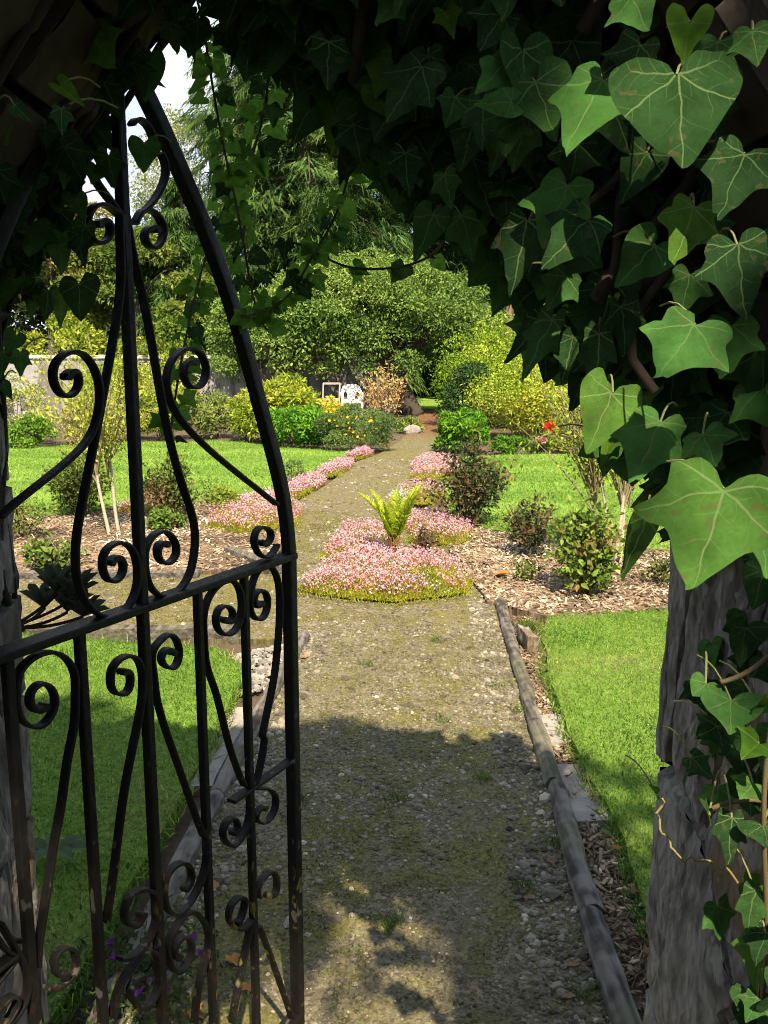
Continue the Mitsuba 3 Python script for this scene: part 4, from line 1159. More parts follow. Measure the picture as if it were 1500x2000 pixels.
mound(Polygon([(-0.93, 11.6), (-0.68, 11.5), (-0.48, 12.6), (-0.56, 13.2), (-0.80, 12.7)]), 0.2, 6000, 2300, 'narrow pink saxifrage cushion along the left lawn edge, middle of three', 6, fl=0.018)
mound(Polygon([(-0.62, 13.6), (-0.42, 13.5), (-0.22, 14.3), (-0.27, 14.9), (-0.48, 14.5)]), 0.2, 4500, 1700, 'narrow pink saxifrage cushion along the left lawn edge, farthest of three', 7, fl=0.02)
mound(Polygon([(0.36, 11.2), (0.95, 11.2), (1.12, 12.6), (1.05, 13.6), (0.62, 13.5), (0.42, 12.4)]), 0.2, 7000, 2600, 'far pink saxifrage cushion right of the path, above the dark rose bush', 8, fl=0.018)
mound(Polygon([(0.20, 9.4), (0.55, 9.2), (0.7, 10.2), (0.5, 10.9), (0.25, 10.5)]), 0.15, 4000, 800, 'thin pink saxifrage cushion between the fern and the far right cushion', 9, fl=0.016)
mound(Polygon([(-2.75, 8.7), (-2.35, 8.6), (-2.25, 9.3), (-2.6, 9.5)]), 0.18, 3000, 1300, 'small deep pink cushion behind the left young tree', 10, bare=0.05)


def frond(parent, base, az, lean, L, width, r):
    n = 34
    t = np.linspace(0, 1, n)
    el = math.radians(90) - lean * (0.35 + 0.85 * t)
    step = L / n
    out = np.cumsum(np.cos(el) * step)
    up = np.cumsum(np.sin(el) * step)
    sp = np.c_[base[0] + out * math.cos(az), base[1] + out * math.sin(az), base[2] + up]
    mb = MB()
    v, f = ring_tube(sp, np.linspace(0.0035, 0.0012, n), 5)
    mb.add(v, f, (0.28, 0.32, 0.05))
    tan = unit(np.gradient(sp, axis=0))
    side0 = np.array([-math.sin(az), math.cos(az), 0])
    nrm = np.cross(side0, tan)
    for sgn in (-1, 1):
        i = np.repeat(np.arange(4, n), 2)
        tt = (i + np.tile([0, 0.5], n - 4)) / n
        P = sp[i] + tan[i] * (np.tile([0, 0.5], n - 4) * step)[:, None]
        ln = 1.25 * width * np.sin(np.clip(tt * 1.08, 0, 1) ** 0.75 * math.pi) ** 0.8 + 0.004
        T = sgn * side0 + tan[i] * 0.45 + r.normal(0, 0.10, (len(i), 3)) - nrm[i] * 0.1
        col = np.array([0.46, 0.56, 0.05]) * np.exp(r.normal(0, 0.15, (len(i), 1)))
        add_leaves(mb, P, T, nrm[i] + r.normal(0, 0.15, (len(i), 3)), ln, 0.0085, col, 'leaf6')
    return part(parent, 'frond', mb, 'foliage')


fern = thing('fern', 'yellow green shuttlecock fern standing among the pink cushions', 'fern')
rs = np.random.default_rng(3)
for az, lean, L, w in [(3.0, 0.84, 0.56, 0.08), (2.6, 0.58, 0.50, 0.075), (0.1, 0.52, 0.54, 0.09), (0.6, 0.66, 0.56, 0.085), (1.6, 0.3, 0.42, 0.07), (-0.4, 0.40, 0.46, 0.075), (3.6, 0.30, 0.38, 0.06), (1.1, 0.2, 0.46, 0.075)]:
    frond(fern, (0.075 + rs.normal(0, 0.012), 6.66 + rs.normal(0, 0.015), 0.13), az, lean, L, w, rs)
mb = MB()
for i in range(24):
    a = rs.random() * 6.28
    v, f = ring_tube([(0.075, 6.66, 0.05), (0.075 + 0.03 * math.cos(a), 6.66 + 0.03 * math.sin(a), 0.13), (0.075 + 0.05 * math.cos(a), 6.66 + 0.05 * math.sin(a), 0.17 + 0.04 * rs.random())], 0.005, 5)
    mb.add(v, f, (0.20, 0.10, 0.035))
part(fern, 'crown', mb, 'matte')


# ------------------------------------------------------------------ bushes and shrubs
def bush(name, label, cat, x, y, w, h, cols, n, leaf, seed, stems=7, stem_col=(0.10, 0.075, 0.05), kind='diamond', z0=0.02, group=None, open_=0.0, mat='gloss_foliage', nclump=26, spiky=0.0, bottom=0.12, aspect=0.55, depth=0.8):
    r = np.random.default_rng(seed)
    t = thing(name, label, cat, group)
    mb = MB()
    tips = []
    for i in range(stems):
        a, k = r.random() * 6.28, (r.random() ** 0.5)
        tip = np.array([x + w / 2 * k * math.cos(a), y + w / 2 * depth * k * math.sin(a), z0 + h * (1 - 0.45 * k ** 2) * (0.7 + 0.35 * r.random())])
        base = np.array([x + 0.08 * w * math.cos(a), y + 0.08 * w * math.sin(a), z0 - 0.03])
        mid = (base + tip) / 2 + [r.normal(0, 0.04 * w), r.normal(0, 0.04 * w), 0.08 * h]
        c = spline([base, mid, tip], 9)
        v, f = ring_tube(c, np.linspace(0.010, 0.003, 9) * (0.6 + h * 0.5), 5)
        mb.add(v, f, np.array(stem_col) * (0.7 + 0.6 * r.random()))
        tips.append(c)
    part(t, 'stem', mb, 'matte', smooth=True, kind='stuff')
    if open_ > 0:      # leaves set along the canes
        tips = np.array(tips)
        i, j = r.integers(0, stems, n), (2 + 6.99 * r.random(n) ** 0.75).astype(int)
        P = tips[i, np.minimum(j, 8)] + r.normal(0, open_, (n, 3)) * [1, 1, 0.8]
        d = unit(P - tips[i, np.minimum(j, 8)] + [0, 0, 0.01])
    else:
        c, s = sublumps((x, y, z0 + h * 0.42), (w / 2 * 0.86, w / 2 * depth * 0.86, h * 0.5), nclump, min(w, h) * 0.2, r, low=-0.8)
        P, d = lump_cloud((c, s), n, r)
    ok = P[:, 2] > z0 + bottom * h * r.random(len(P))
    P, d = P[ok], d[ok]
    m = len(P)
    T = d * 0.6 + r.normal(0, 0.5, (m, 3)) + [0, 0, 0.15 + spiky]
    N = d + r.normal(0, 0.5, (m, 3)) + [0, 0, 0.6]
    L = leaf * (0.6 + 0.8 * r.random(m))
    mb = MB()
    add_leaves(mb, P, T, N, L, L * aspect, palette(P, cols, 2.5 / max(w, 0.4), 0.25, seed, r), kind)
    part(t, 'foliage', mb, mat, kind='stuff')
    return t


ROSE = [(0.064, 0.106, 0.028), (0.121, 0.17, 0.043), (0.185, 0.213, 0.064), (0.17, 0.085, 0.05)]
DROSE = [(0.043, 0.071, 0.031), (0.071, 0.099, 0.04), (0.142, 0.078, 0.05), (0.128, 0.142, 0.057)]
G = 'rose bushes in the beds'
bush('rose_bush', 'tall dark rose bush with reddish shoots at the lawn edge, right of the fern', 'shrub', 0.80, 8.1, 0.78, 0.78, DROSE, 2600, 0.045, 1, 16, open_=0.06, group=G)
bush('rose_bush', 'sparse dull rose bush between the tall dark one and the leafy near one', 'shrub', 1.20, 6.75, 0.44, 0.48, DROSE, 900, 0.042, 2, 10, open_=0.05, group=G)
bush('rose_bush', 'leafy rose bush with glossy light green leaves nearest the right lawn', 'shrub', 1.33, 5.62, 0.44, 0.58, [(0.071, 0.121, 0.026), (0.128, 0.213, 0.035), (0.213, 0.298, 0.057), (0.199, 0.142, 0.057)], 1500, 0.05, 3, 14, open_=0.055, kind='leaf6', group=G)
bush('rose_bush', 'bushy rose behind the left teardrop scroll of the gate, beside pale young trunks', 'shrub', -3.05, 8.6, 0.62, 0.58, [(0.071, 0.121, 0.028), (0.128, 0.17, 0.043), (0.213, 0.241, 0.057)], 2600, 0.04, 4, 16, open_=0.06, group=G)
bush('rose_bush', 'rose bush right of the middle gate upright, with thin tall shoots', 'shrub', -2.05, 8.5, 0.64, 0.62, ROSE, 2400, 0.042, 5, 16, open_=0.06, group=G)
bush('rose_bush', 'low sprouting rose with fresh green leaves near the left pier, before the far lawn', 'shrub', -2.5, 6.35, 0.40, 0.24, [(0.071, 0.128, 0.028), (0.156, 0.241, 0.043), (0.085, 0.099, 0.043)], 520, 0.05, 6, 9, open_=0.04, kind='leaf6', group=G)
bush('rose_bush', 'straggly rose against the left pier, farther back in the left bed', 'shrub', -3.2, 7.5, 0.55, 0.36, ROSE, 800, 0.04, 7, 10, open_=0.06, group=G)
bush('small_plant', 'yellow green leafy plant behind the wide pink cushion on the left', 'plant', -1.68, 9.0, 0.36, 0.24, [(0.142, 0.213, 0.028), (0.27, 0.327, 0.043)], 900, 0.035, 8, 6)
bush('small_plant', 'green ferny plant in the left bed between rose and wide pink cushion', 'plant', -2.0, 7.9, 0.36, 0.17, [(0.085, 0.142, 0.028), (0.142, 0.227, 0.043)], 700, 0.05, 9, 6, kind='leaf6')
bush('small_plant', 'small weedy seedling by the orange leaf in the right bed', 'plant', 1.02, 6.0, 0.24, 0.17, [(0.085, 0.128, 0.028), (0.17, 0.213, 0.043)], 180, 0.035, 10, 6, open_=0.03)
bush('small_plant', 'low dark seedling at the right end of right bed beside the stone pier', 'plant', 1.95, 5.9, 0.3, 0.2, [(0.071, 0.099, 0.028), (0.128, 0.17, 0.043)], 220, 0.04, 11, 6, open_=0.04)
bush('small_plant', 'dark little shrub on the left lawn edge between pink cushions', 'plant', -1.16, 10.9, 0.34, 0.30, [(0.071, 0.121, 0.043), (0.114, 0.17, 0.057)], 700, 0.03, 12, 8)
bush('small_plant', 'bronze leaved plant beside the fern, right of its fronds', 'plant', 0.30, 6.85, 0.24, 0.20, [(0.071, 0.043, 0.035), (0.142, 0.085, 0.057), (0.085, 0.085, 0.043)], 260, 0.04, 13, 6, open_=0.035)
bush('small_plant', 'white flowering tuft behind the fern', 'plant', 0.17, 8.9, 0.3, 0.22, [(0.142, 0.185, 0.057), (0.6, 0.6, 0.6), (0.6, 0.6, 0.6)], 420, 0.025, 14, 5)

S = bush
S('shrub', 'cream variegated shrub before the pale wall at the far left edge', 'shrub', -6.95, 16.3, 1.7, 1.25, [(0.199, 0.256, 0.071), (0.483, 0.511, 0.227), (0.6, 0.6, 0.426)], 6500, 0.06, 21)
S('shrub', 'bright green low clump at far left lawn edge, in front of the cream shrub', 'shrub', -6.3, 15.5, 0.8, 0.55, [(0.099, 0.213, 0.028), (0.185, 0.312, 0.043)], 3000, 0.06, 22)
S('shrub', 'tan and buff shrub right of the bright green clump at the far left', 'shrub', -5.5, 16.8, 1.3, 0.95, [(0.284, 0.256, 0.114), (0.483, 0.412, 0.213), (0.312, 0.369, 0.114)], 5200, 0.055, 23)
S('shrub', 'yellow flowering shrub far behind the left young tree', 'shrub', -4.5, 17.6, 1.4, 1.25, [(0.16, 0.24, 0.04), (0.36, 0.40, 0.05), (0.34, 0.30, 0.12)], 5500, 0.06, 24)
S('shrub', 'yellow green arching shrub hiding the wall foot behind the left young tree', 'shrub', -5.9, 19.5, 2.0, 1.55, [(0.14, 0.22, 0.03), (0.30, 0.36, 0.05), (0.40, 0.40, 0.10)], 7000, 0.06, 48)
S('shrub', 'soft green shrub against the wall, seen right of the gate middle', 'shrub', -3.45, 18.0, 1.1, 0.9, [(0.128, 0.199, 0.057), (0.284, 0.341, 0.085)], 4500, 0.055, 25)
S('shrub', 'grey green spiky clump at the foot of the far wall, left of the yellow shrub', 'shrub', -2.75, 17.6, 0.8, 0.6, [(0.114, 0.185, 0.085), (0.199, 0.27, 0.114)], 2600, 0.09, 26, kind='blade', aspect=0.14, spiky=0.9)
S('shrub', 'small dark round bush against the far wall', 'shrub', -4.5, 22.0, 0.7, 0.78, [(0.028, 0.057, 0.021), (0.057, 0.085, 0.028)], 1800, 0.06, 27)
S('rhododendron', 'yellow green rhododendron left of the path, tall and stepped, before the shaded wall', 'shrub', -2.12, 16.9, 1.5, 1.30, [(0.12, 0.20, 0.025), (0.28, 0.35, 0.04), (0.44, 0.46, 0.06)], 7500, 0.085, 28, kind='leaf6', aspect=0.36, mat='gloss_foliage')
S('shrub', 'fresh green leafy clump in front of the yellow green rhododendron', 'shrub', -1.55, 15.55, 1.15, 0.78, [(0.071, 0.185, 0.021), (0.128, 0.298, 0.028), (0.185, 0.369, 0.043)], 5500, 0.07, 29, kind='leaf6', aspect=0.42)
S('shrub', 'golden yellow small shrub between the green clumps, below the wooden chair', 'shrub', -1.08, 16.7, 0.75, 0.80, [(0.426, 0.426, 0.043), (0.6, 0.596, 0.057), (0.6, 0.511, 0.071)], 3200, 0.06, 30)
pot = S('shrub', 'rounded fine leaved green shrub with few yellow flowers, left of the path end', 'shrub', -0.48, 15.1, 1.42, 0.78, [(0.071, 0.128, 0.043), (0.114, 0.192, 0.057), (0.17, 0.241, 0.071)], 15000, 0.035, 31, nclump=60)
mb = MB()
rs = np.random.default_rng(2)
for i in range(16):
    a, b = rs.random() * 3.14 + 3.14, rs.random()
    P = np.array([[-0.48 + 0.62 * math.cos(a) * b, 15.1 - 0.62 * math.sqrt(max(0.05, 1 - b * b * math.cos(a) ** 2)) * 0.8, 0.25 + 0.45 * rs.random()]])
    add_leaves(mb, P, rand_dir(1), np.array([[0, -1, 0.4]]), 0.05, 0.05, (0.75, 0.55, 0.03), 'flower')
part(pot, 'flower', mb, 'petals', kind='stuff')
S('azalea', 'copper and straw coloured azalea with bare pale stems, right of the white chair', 'shrub', -0.03, 21.0, 1.25, 1.5, [(0.42, 0.25, 0.09), (0.50, 0.35, 0.16), (0.36, 0.34, 0.10)], 1500, 0.075, 32, stems=22, stem_col=(0.35, 0.28, 0.17), open_=0.09, bottom=0.5)
S('shrub', 'low rockery plants with pale flowers at the left bend of the far path', 'shrub', 0.55, 19.3, 0.75, 0.30, [(0.142, 0.213, 0.043), (0.312, 0.383, 0.071)], 1600, 0.05, 33)
_ro = trimesh.creation.icosphere(subdivisions=3)
_ro.vertices = np.array(_ro.vertices) * (0.75 + 0.5 * smooth_noise(_ro.vertices, 1.6, 3)[:, None]) * [0.2, 0.14, 0.12] + [0.62, 19.0, 0.05]
single('rock', _ro, 'slab_concrete', 'pale rounded rock at the left bend of the far path', 'rock', smooth=40)
S('shrub', 'bright green broad leaved clump right of the far path', 'shrub', 1.33, 15.2, 1.0, 0.70, [(0.071, 0.185, 0.021), (0.142, 0.312, 0.028), (0.213, 0.383, 0.043)], 5200, 0.09, 34, kind='leaf6', aspect=0.36)
S('shrub', 'dark green evergreen shrub between the far path and the yellow trees', 'shrub', 1.85, 19.0, 1.2, 1.45, [(0.035, 0.075, 0.025), (0.07, 0.13, 0.04)], 6000, 0.08, 35, kind='leaf6', aspect=0.4)
S('acer', 'domed lime green acer right of the big tree trunk', 'tree', 2.65, 21.0, 2.7, 2.35, [(0.12, 0.22, 0.02), (0.24, 0.36, 0.035), (0.42, 0.50, 0.06)], 22000, 0.065, 36, stems=12, nclump=110, bottom=0.3)
S('shrub', 'tall yellow flowering shrub behind the right lawn', 'shrub', 2.95, 17.5, 2.5, 1.7, [(0.12, 0.21, 0.025), (0.25, 0.36, 0.04), (0.42, 0.49, 0.06), (0.55, 0.56, 0.08)], 17000, 0.055, 37, stems=70, stem_col=(0.22, 0.24, 0.06), open_=0.12, bottom=0.15)
S('shrub', 'yellow green feathery shrub behind the right lawn, half hidden by dark ivy', 'shrub', 4.6, 17.0, 2.2, 2.0, [(0.10, 0.17, 0.03), (0.22, 0.29, 0.04), (0.38, 0.40, 0.06)], 13000, 0.05, 38, stems=60, open_=0.12)
S('shrub', 'small bright green tuft at the back of the right lawn', 'shrub', 2.1, 14.7, 0.62, 0.28, [(0.071, 0.17, 0.021), (0.142, 0.298, 0.035)], 1800, 0.06, 39, kind='leaf6', aspect=0.4)
red = S('shrub', 'low shrub with vivid red blooms at the back of the right lawn', 'shrub', 3.05, 14.9, 0.7, 0.45, [(0.114, 0.199, 0.028), (0.284, 0.341, 0.043)], 2200, 0.05, 40)
mb = MB()
c, s = sublumps((2.78, 14.35, 0.45), (0.10, 0.06, 0.08), 8, 0.05, rs)
P, d = lump_cloud((c, s), 260, rs)
add_leaves(mb, P, d, rand_dir(260), 0.035, 0.03, palette(P, [(0.60, 0.012, 0.010), (0.80, 0.04, 0.02)], 8), 'diamond')
part(red, 'flower', mb, 'petals', kind='stuff')
pk = S('shrub', 'low plant with pale pink blooms at the back of the right lawn', 'shrub', 2.55, 14.65, 0.5, 0.26, [(0.085, 0.17, 0.028), (0.17, 0.284, 0.043)], 1200, 0.05, 41)
mb = MB()
c, s = sublumps((2.60, 14.45, 0.24), (0.08, 0.05, 0.05), 6, 0.035, rs)
P, d = lump_cloud((c, s), 160, rs)
add_leaves(mb, P, d, rand_dir(160), 0.03, 0.028, palette(P, [(0.7, 0.25, 0.25), (0.8, 0.45, 0.42)], 8), 'diamond')
part(pk, 'flower', mb, 'petals', kind='stuff')


# ------------------------------------------------------------------ trees
def trunk(mb, pts, r0, r1, sides=10, c=(0.13, 0.11, 0.085), n=24):
    v, f = ring_tube(spline(pts, n), np.linspace(r0, r1, n), sides)
    mb.add(v, f, c)


def young_tree(label, bases, tops, crown_c, crown_r, cols, n, leaf, seed, extra=()):
    r = np.random.default_rng(seed)
    t = thing('young_tree', label, 'tree', None)
    for b, tp in zip(bases, tops):
        b, tp = np.array(b), np.array(tp)
        mb = MB()
        c = spline([b, (b * 2 + tp) / 3 + [r.normal(0, 0.02), 0, 0], (b + 2 * tp) / 3 + [r.normal(0, 0.02), 0, 0], tp], 20)
        v, f = ring_tube(c, np.linspace(0.017, 0.010, 20), 8)
        mb.add(v, f, np.array([0.40, 0.36, 0.27]) * (0.85 + 0.3 * smooth_noise(v, 14, seed)[:, None]))
        part(t, 'trunk', mb, 'matte', smooth=True)
    mb, tw = MB(), []
    for i in range(34):
        b = np.array(tops[i % len(tops)]) - [0, 0, 0.35 * r.random()]
        d = unit(r.normal(0, 1, 3) * [1, 1, 0.5] + [0, 0, 0.75])
        e = np.array(crown_c) + d * np.array(crown_r) * (0.6 + 0.5 * r.random())
        c = spline([b, (b + e) / 2 + [0, 0, 0.07], e], 10)
        v, f = ring_tube(c, np.linspace(0.008, 0.002, 10), 5)
        mb.add(v, f, (0.22, 0.19, 0.11))
        tw.append(c)
    for ex in extra:
        c = spline(ex, 10)
        v, f = ring_tube(c, np.linspace(0.007, 0.0015, 10), 5)
        mb.add(v, f, (0.25, 0.21, 0.12))
        tw.append(c)
    part(t, 'branch', mb, 'matte', smooth=True, kind='stuff')
    tw = np.array(tw)
    i, j = r.integers(0, len(tw), n), (2 + 7.99 * r.random(n)).astype(int)
    P = tw[i, np.minimum(j, 9)] + r.normal(0, 0.05, (n, 3))
    mb = MB()
    L = leaf * (0.6 + 0.8 * r.random(n))
    add_leaves(mb, P, r.normal(0, 0.6, (n, 3)) + [0, 0, -0.4], r.normal(0, 0.6, (n, 3)) + [0, -0.3, 0.6], L, L * 0.5, palette(P, cols, 1.5, 0.25, seed, r))
    part(t, 'crown', mb, 'foliage', kind='stuff')


YEL = [(0.17, 0.27, 0.03), (0.34, 0.42, 0.05), (0.48, 0.50, 0.08)]
young_tree('young tree with two pale trunks and thin yellow leaves, in the left bed', [(-2.45, 7.62, 0), (-2.42, 7.80, 0)], [(-2.53, 7.62, 0.80), (-2.49, 7.80, 0.86)], (-2.5, 7.7, 1.25), (0.72, 0.6, 0.62), YEL, 2600, 0.04, 5,
           extra=[[(-2.5, 7.7, 0.8), (-2.75, 7.6, 1.05), (-3.05, 7.55, 1.35)], [(-2.47, 7.78, 0.85), (-2.3, 7.7, 1.1), (-2.2, 7.7, 1.5)]])
young_tree('young tree with one slim pale trunk in right bed, nearer the path', [(1.73, 6.62, 0)], [(1.63, 6.62, 0.72)], (1.45, 6.7, 1.1), (0.55, 0.5, 0.45), YEL, 1100, 0.04, 6, extra=[[(1.66, 6.62, 0.55), (1.5, 6.6, 0.8), (1.25, 6.6, 1.0)], [(1.62, 6.62, 0.7), (1.3, 6.7, 1.0), (1.05, 6.75, 0.85), (0.95, 6.75, 0.6)]])
young_tree('young tree with two slim pale trunks beside the ivy covered pier', [(1.76, 6.45, 0), (1.80, 6.5, 0)], [(1.80, 6.45, 0.75), (1.86, 6.5, 0.8)], (1.9, 6.6, 1.25), (0.6, 0.5, 0.5), YEL, 1200, 0.04, 7, extra=[[(1.8, 6.45, 0.7), (1.5, 6.5, 1.0), (1.3, 6.5, 0.95)]])


def leafy_tree(name, label, base, height, crown_c, crown_r, cols, n, leaf, seed, nclump=80, sub=0.6, tr=0.2, mat='foliage', kind='diamond', aspect=0.55, cat='tree', low=-0.35, dens_low=None, trunk_col=(0.10, 0.085, 0.07), limbs=9, group=None, gaps=(), skirt=0, extra=()):
    r = np.random.default_rng(seed)
    t = thing(name, label, cat, group)
    mb = MB()
    b, c = np.array(base, float), np.array(crown_c, float)
    trunk(mb, [b - [0, 0, 0.1], b * 0.6 + c * 0.4 + [r.normal(0, 0.1), 0, 0], c], tr, tr * 0.4, 10, trunk_col)
    for i in range(limbs):
        d = rand_dir(1, r)[0] * [1, 1, 0.5] + [0, 0, 0.25]
        s = b + (c - b) * (0.35 + 0.5 * r.random())
        e = c + unit(d) * np.array(crown_r) * 0.8
        trunk(mb, [s, (s + e) / 2 + [0, 0, 0.15 * crown_r[2]], e], tr * 0.35, tr * 0.08, 6, trunk_col, 12)
    part(t, 'trunk', mb, 'matte', smooth=True)
    lum = sublumps(c, crown_r, nclump, sub, r, low=low)
    if len(extra):
        lum = (np.vstack([lum[0], extra]), np.r_[lum[1], np.full(len(extra), 0.22)])
    if skirt:
        a = r.random(skirt) * 6.283
        hang = np.c_[c[0] + crown_r[0] * 0.9 * np.cos(a), c[1] + crown_r[1] * 0.9 * np.sin(a), c[2] - crown_r[2] * (0.45 + 0.5 * r.random(skirt))]
        lum = (np.vstack([lum[0], hang]), np.r_[lum[1], sub * (0.4 + 0.5 * r.random(skirt))])
    P, d = lump_cloud(lum, n, r, 0.62)
    for (g, rad) in gaps:      # leaves cleared along the sun direction so sun reaches chosen ivy leaves
        w = P - np.asarray(g)
        w = w - (w @ unit(SUN))[:, None] * unit(SUN)
        ok = np.linalg.norm(w, axis=1) > rad * (0.6 + 0.8 * meshkit.noise(w * 9 + 5, 3))
        P, d = P[ok], d[ok]
    n = len(P)
    T = d * 0.7 + r.normal(0, 0.45, (n, 3)) + [0, 0, -0.15]
    N = d * 0.6 + r.normal(0, 0.45, (n, 3)) + [0, 0, 0.7]
    L = leaf * (0.6 + 0.8 * r.random(n))
    mb = MB()
    add_leaves(mb, P, T, N, L, L * aspect, palette(P, cols, 0.9, 0.25, seed, r), kind)
    part(t, 'crown', mb, mat, kind='stuff')
    return t


RH = [(0.09, 0.17, 0.04), (0.15, 0.25, 0.055), (0.24, 0.33, 0.075)]
bt = leafy_tree('evergreen_tree', 'broad rounded evergreen tree over the chairs, with dark low trunk beside the path', (0.92, 25.9, 0), 4.5, (-0.35, 25.9, 2.75), (3.3, 2.1, 1.6), RH, 78000, 0.09, 51, nclump=210, sub=0.52, tr=0.32, mat='gloss_foliage', low=-0.5, skirt=46, trunk_col=(0.06, 0.05, 0.04), limbs=16)
# the lower left skirt of its crown is a second, smaller tree against the wall
leafy_tree('evergreen_tree', 'smaller rounded evergreen left of the broad one, hanging over the wall', (-3.4, 25.2, 0), 3.5, (-3.0, 25.2, 2.3), (1.9, 1.3, 1.25), RH, 24000, 0.095, 52, nclump=80, sub=0.45, tr=0.16, mat='gloss_foliage', skirt=20)


def conifer(label, x, y, h, R, cols, nb, ns, spray, seed, z_low=0.6, name='conifer', tp=0.75):
    r = np.random.default_rng(seed)
    t = thing(name, label, 'tree')
    mb = MB()
    trunk(mb, [(x, y, -0.1), (x + 0.05, y, h * 0.5), (x, y, h)], 0.05 + h * 0.018, 0.03, 10, (0.10, 0.08, 0.06), 16)
    part(t, 'trunk', mb, 'matte', smooth=True)
    k = r.random(nb)
    zz = z_low + (h - z_low) * k ** 1.15
    az = r.random(nb) * 6.283
    Lb = R * (1 - (zz - z_low) / (h - z_low)) ** tp * (0.65 + 0.5 * r.random(nb)) + 0.25
    m = nb * ns
    i = np.repeat(np.arange(nb), ns)
    u = 0.18 + 0.85 * r.random(m) ** 0.7
    out = Lb[i] * u
    droop = -Lb[i] * (0.10 * u + 0.35 * u ** 2.2) + 0.12 * Lb[i] * (u > 0.85)
    side = r.normal(0, 0.16, m) * Lb[i] * (1.15 - u * 0.6)
    P = np.c_[x + np.cos(az[i]) * out - np.sin(az[i]) * side, y + np.sin(az[i]) * out + np.cos(az[i]) * side, zz[i] + droop + r.normal(0, 0.10, m) - 0.25 * np.abs(side)]
    d = np.c_[np.cos(az[i]), np.sin(az[i]), np.full(m, -0.35)]
    T = d + np.c_[-np.sin(az[i]), np.cos(az[i]), np.zeros(m)] * (np.sign(side) * 0.6)[:, None] + r.normal(0, 0.3, (m, 3)) + [0, 0, -0.25]
    N = np.c_[np.cos(az[i]) * 0.7, np.sin(az[i]) * 0.7, np.ones(m)] + r.normal(0, 0.3, (m, 3))
    L = spray * (0.6 + 0.8 * r.random(m))
    col = palette(P, cols, 0.5, 0.25, seed, r)
    mb2 = MB()
    add_leaves(mb2, P, T, N, L, L * 1.15, col, 'spray')
    part(t, 'crown', mb2, 'foliage', kind='stuff')
    mb = MB()
    for b in range(0, nb, 2):
        uu = np.linspace(0, 0.95, 6)
        p = np.c_[x + np.cos(az[b]) * Lb[b] * uu, y + np.sin(az[b]) * Lb[b] * uu, zz[b] - Lb[b] * (0.10 * uu + 0.35 * uu ** 2.2)]
        v, f = ring_tube(p, np.linspace(0.05, 0.012, 6), 4)
        mb.add(v, f, (0.09, 0.07, 0.05))
    part(t, 'branch', mb, 'matte', kind='stuff')


CON = [(0.043, 0.098, 0.03), (0.082, 0.155, 0.043), (0.154, 0.235, 0.06)]
CON2 = [(0.029, 0.066, 0.024), (0.053, 0.103, 0.032), (0.096, 0.16, 0.048)]
conifer('tallest conifer with drooping light green sprays, left of centre against the sky', -2.75, 33, 27, 4.5, CON, 540, 84, 0.50, 61, tp=0.4)
conifer('dark tall conifer right of the tallest one, behind the evergreen tree', 2.6, 45, 24, 5.0, CON2, 360, 80, 0.46, 62, tp=0.45)
conifer('dark conifer standing behind the tallest one, filling the gap to its right', 0.2, 41, 30, 5.2, CON2, 300, 54, 0.85, 66, tp=0.3)
conifer('dark conifer behind the tallest one, showing on its left side', -4.0, 42, 30, 3.6, CON2, 260, 54, 0.85, 67, tp=0.3)
conifer('mid height conifer left of the tallest one, behind the gate arch bar', -6.9, 31, 7.6, 2.5, CON, 170, 60, 0.42, 63)
conifer('dark conifer far right behind the lime acer', 6.6, 38, 17, 4.4, CON2, 220, 50, 0.55, 64)
conifer('dark conifer at right edge behind hanging ivy', 9.5, 40, 18, 4.8, CON2, 160, 46, 0.55, 65)
leafy_tree('tree', 'loose bright green tree behind the wall, left of the conifers', (-8.3, 30, 0), 5, (-8.3, 30, 3.6), (2.3, 1.8, 2.2), [(0.085, 0.142, 0.028), (0.156, 0.227, 0.043), (0.256, 0.298, 0.071)], 26000, 0.14, 71, nclump=90, sub=0.5)
leafy_tree('tree', 'olive and rusty tree behind the wall, beyond the left scrolls', (-11.6, 31, 0), 6, (-11.4, 31, 4.6), (2.8, 2.0, 2.6), [(0.099, 0.128, 0.035), (0.199, 0.213, 0.057), (0.284, 0.213, 0.071)], 26000, 0.14, 72, nclump=90, sub=0.55)
leafy_tree('tree', 'hazy pale young leaved tree against the white sky, left of the tallest conifer', (-8.2, 38, 0), 12, (-7.8, 38, 8.2), (2.6, 2.0, 3.6), [(0.227, 0.284, 0.099), (0.369, 0.398, 0.17)], 9000, 0.13, 73, nclump=160, sub=0.55, tr=0.12, limbs=22)
leafy_tree('hedge', 'dark tall hedge far behind all the trees, on the left', (-14, 45, 0), 6, (-16, 45, 3.0), (12, 2.5, 4.2), [(0.043, 0.064, 0.021), (0.085, 0.114, 0.035)], 30000, 0.36, 74, nclump=220, sub=1.2, cat='hedge')
leafy_tree('hedge', 'dark tall hedge far behind all the trees, on the right', (9, 66, 0), 6, (8, 66, 3.5), (20, 2.5, 6), [(0.043, 0.064, 0.021), (0.085, 0.114, 0.035)], 30000, 0.4, 75, nclump=260, sub=1.8, cat='hedge')
S('shrub', 'yellow shrub showing above the pale wall at the far left', 'shrub', -9.7, 26.2, 3.0, 2.7, [(0.15, 0.22, 0.03), (0.32, 0.36, 0.04)], 8000, 0.12, 44, z0=0.2)
S('shrub', 'yellow green shrub over the wall behind the left young tree', 'shrub', -6.8, 25.6, 2.6, 2.6, [(0.12, 0.20, 0.03), (0.28, 0.32, 0.05)], 8000, 0.11, 45, z0=0.2)
S('shrub', 'dark broadleaf evergreen shrub under the right conifers', 'shrub', 4.6, 23.5, 3.4, 2.4, [(0.028, 0.057, 0.017), (0.057, 0.092, 0.028)], 8000, 0.11, 46)
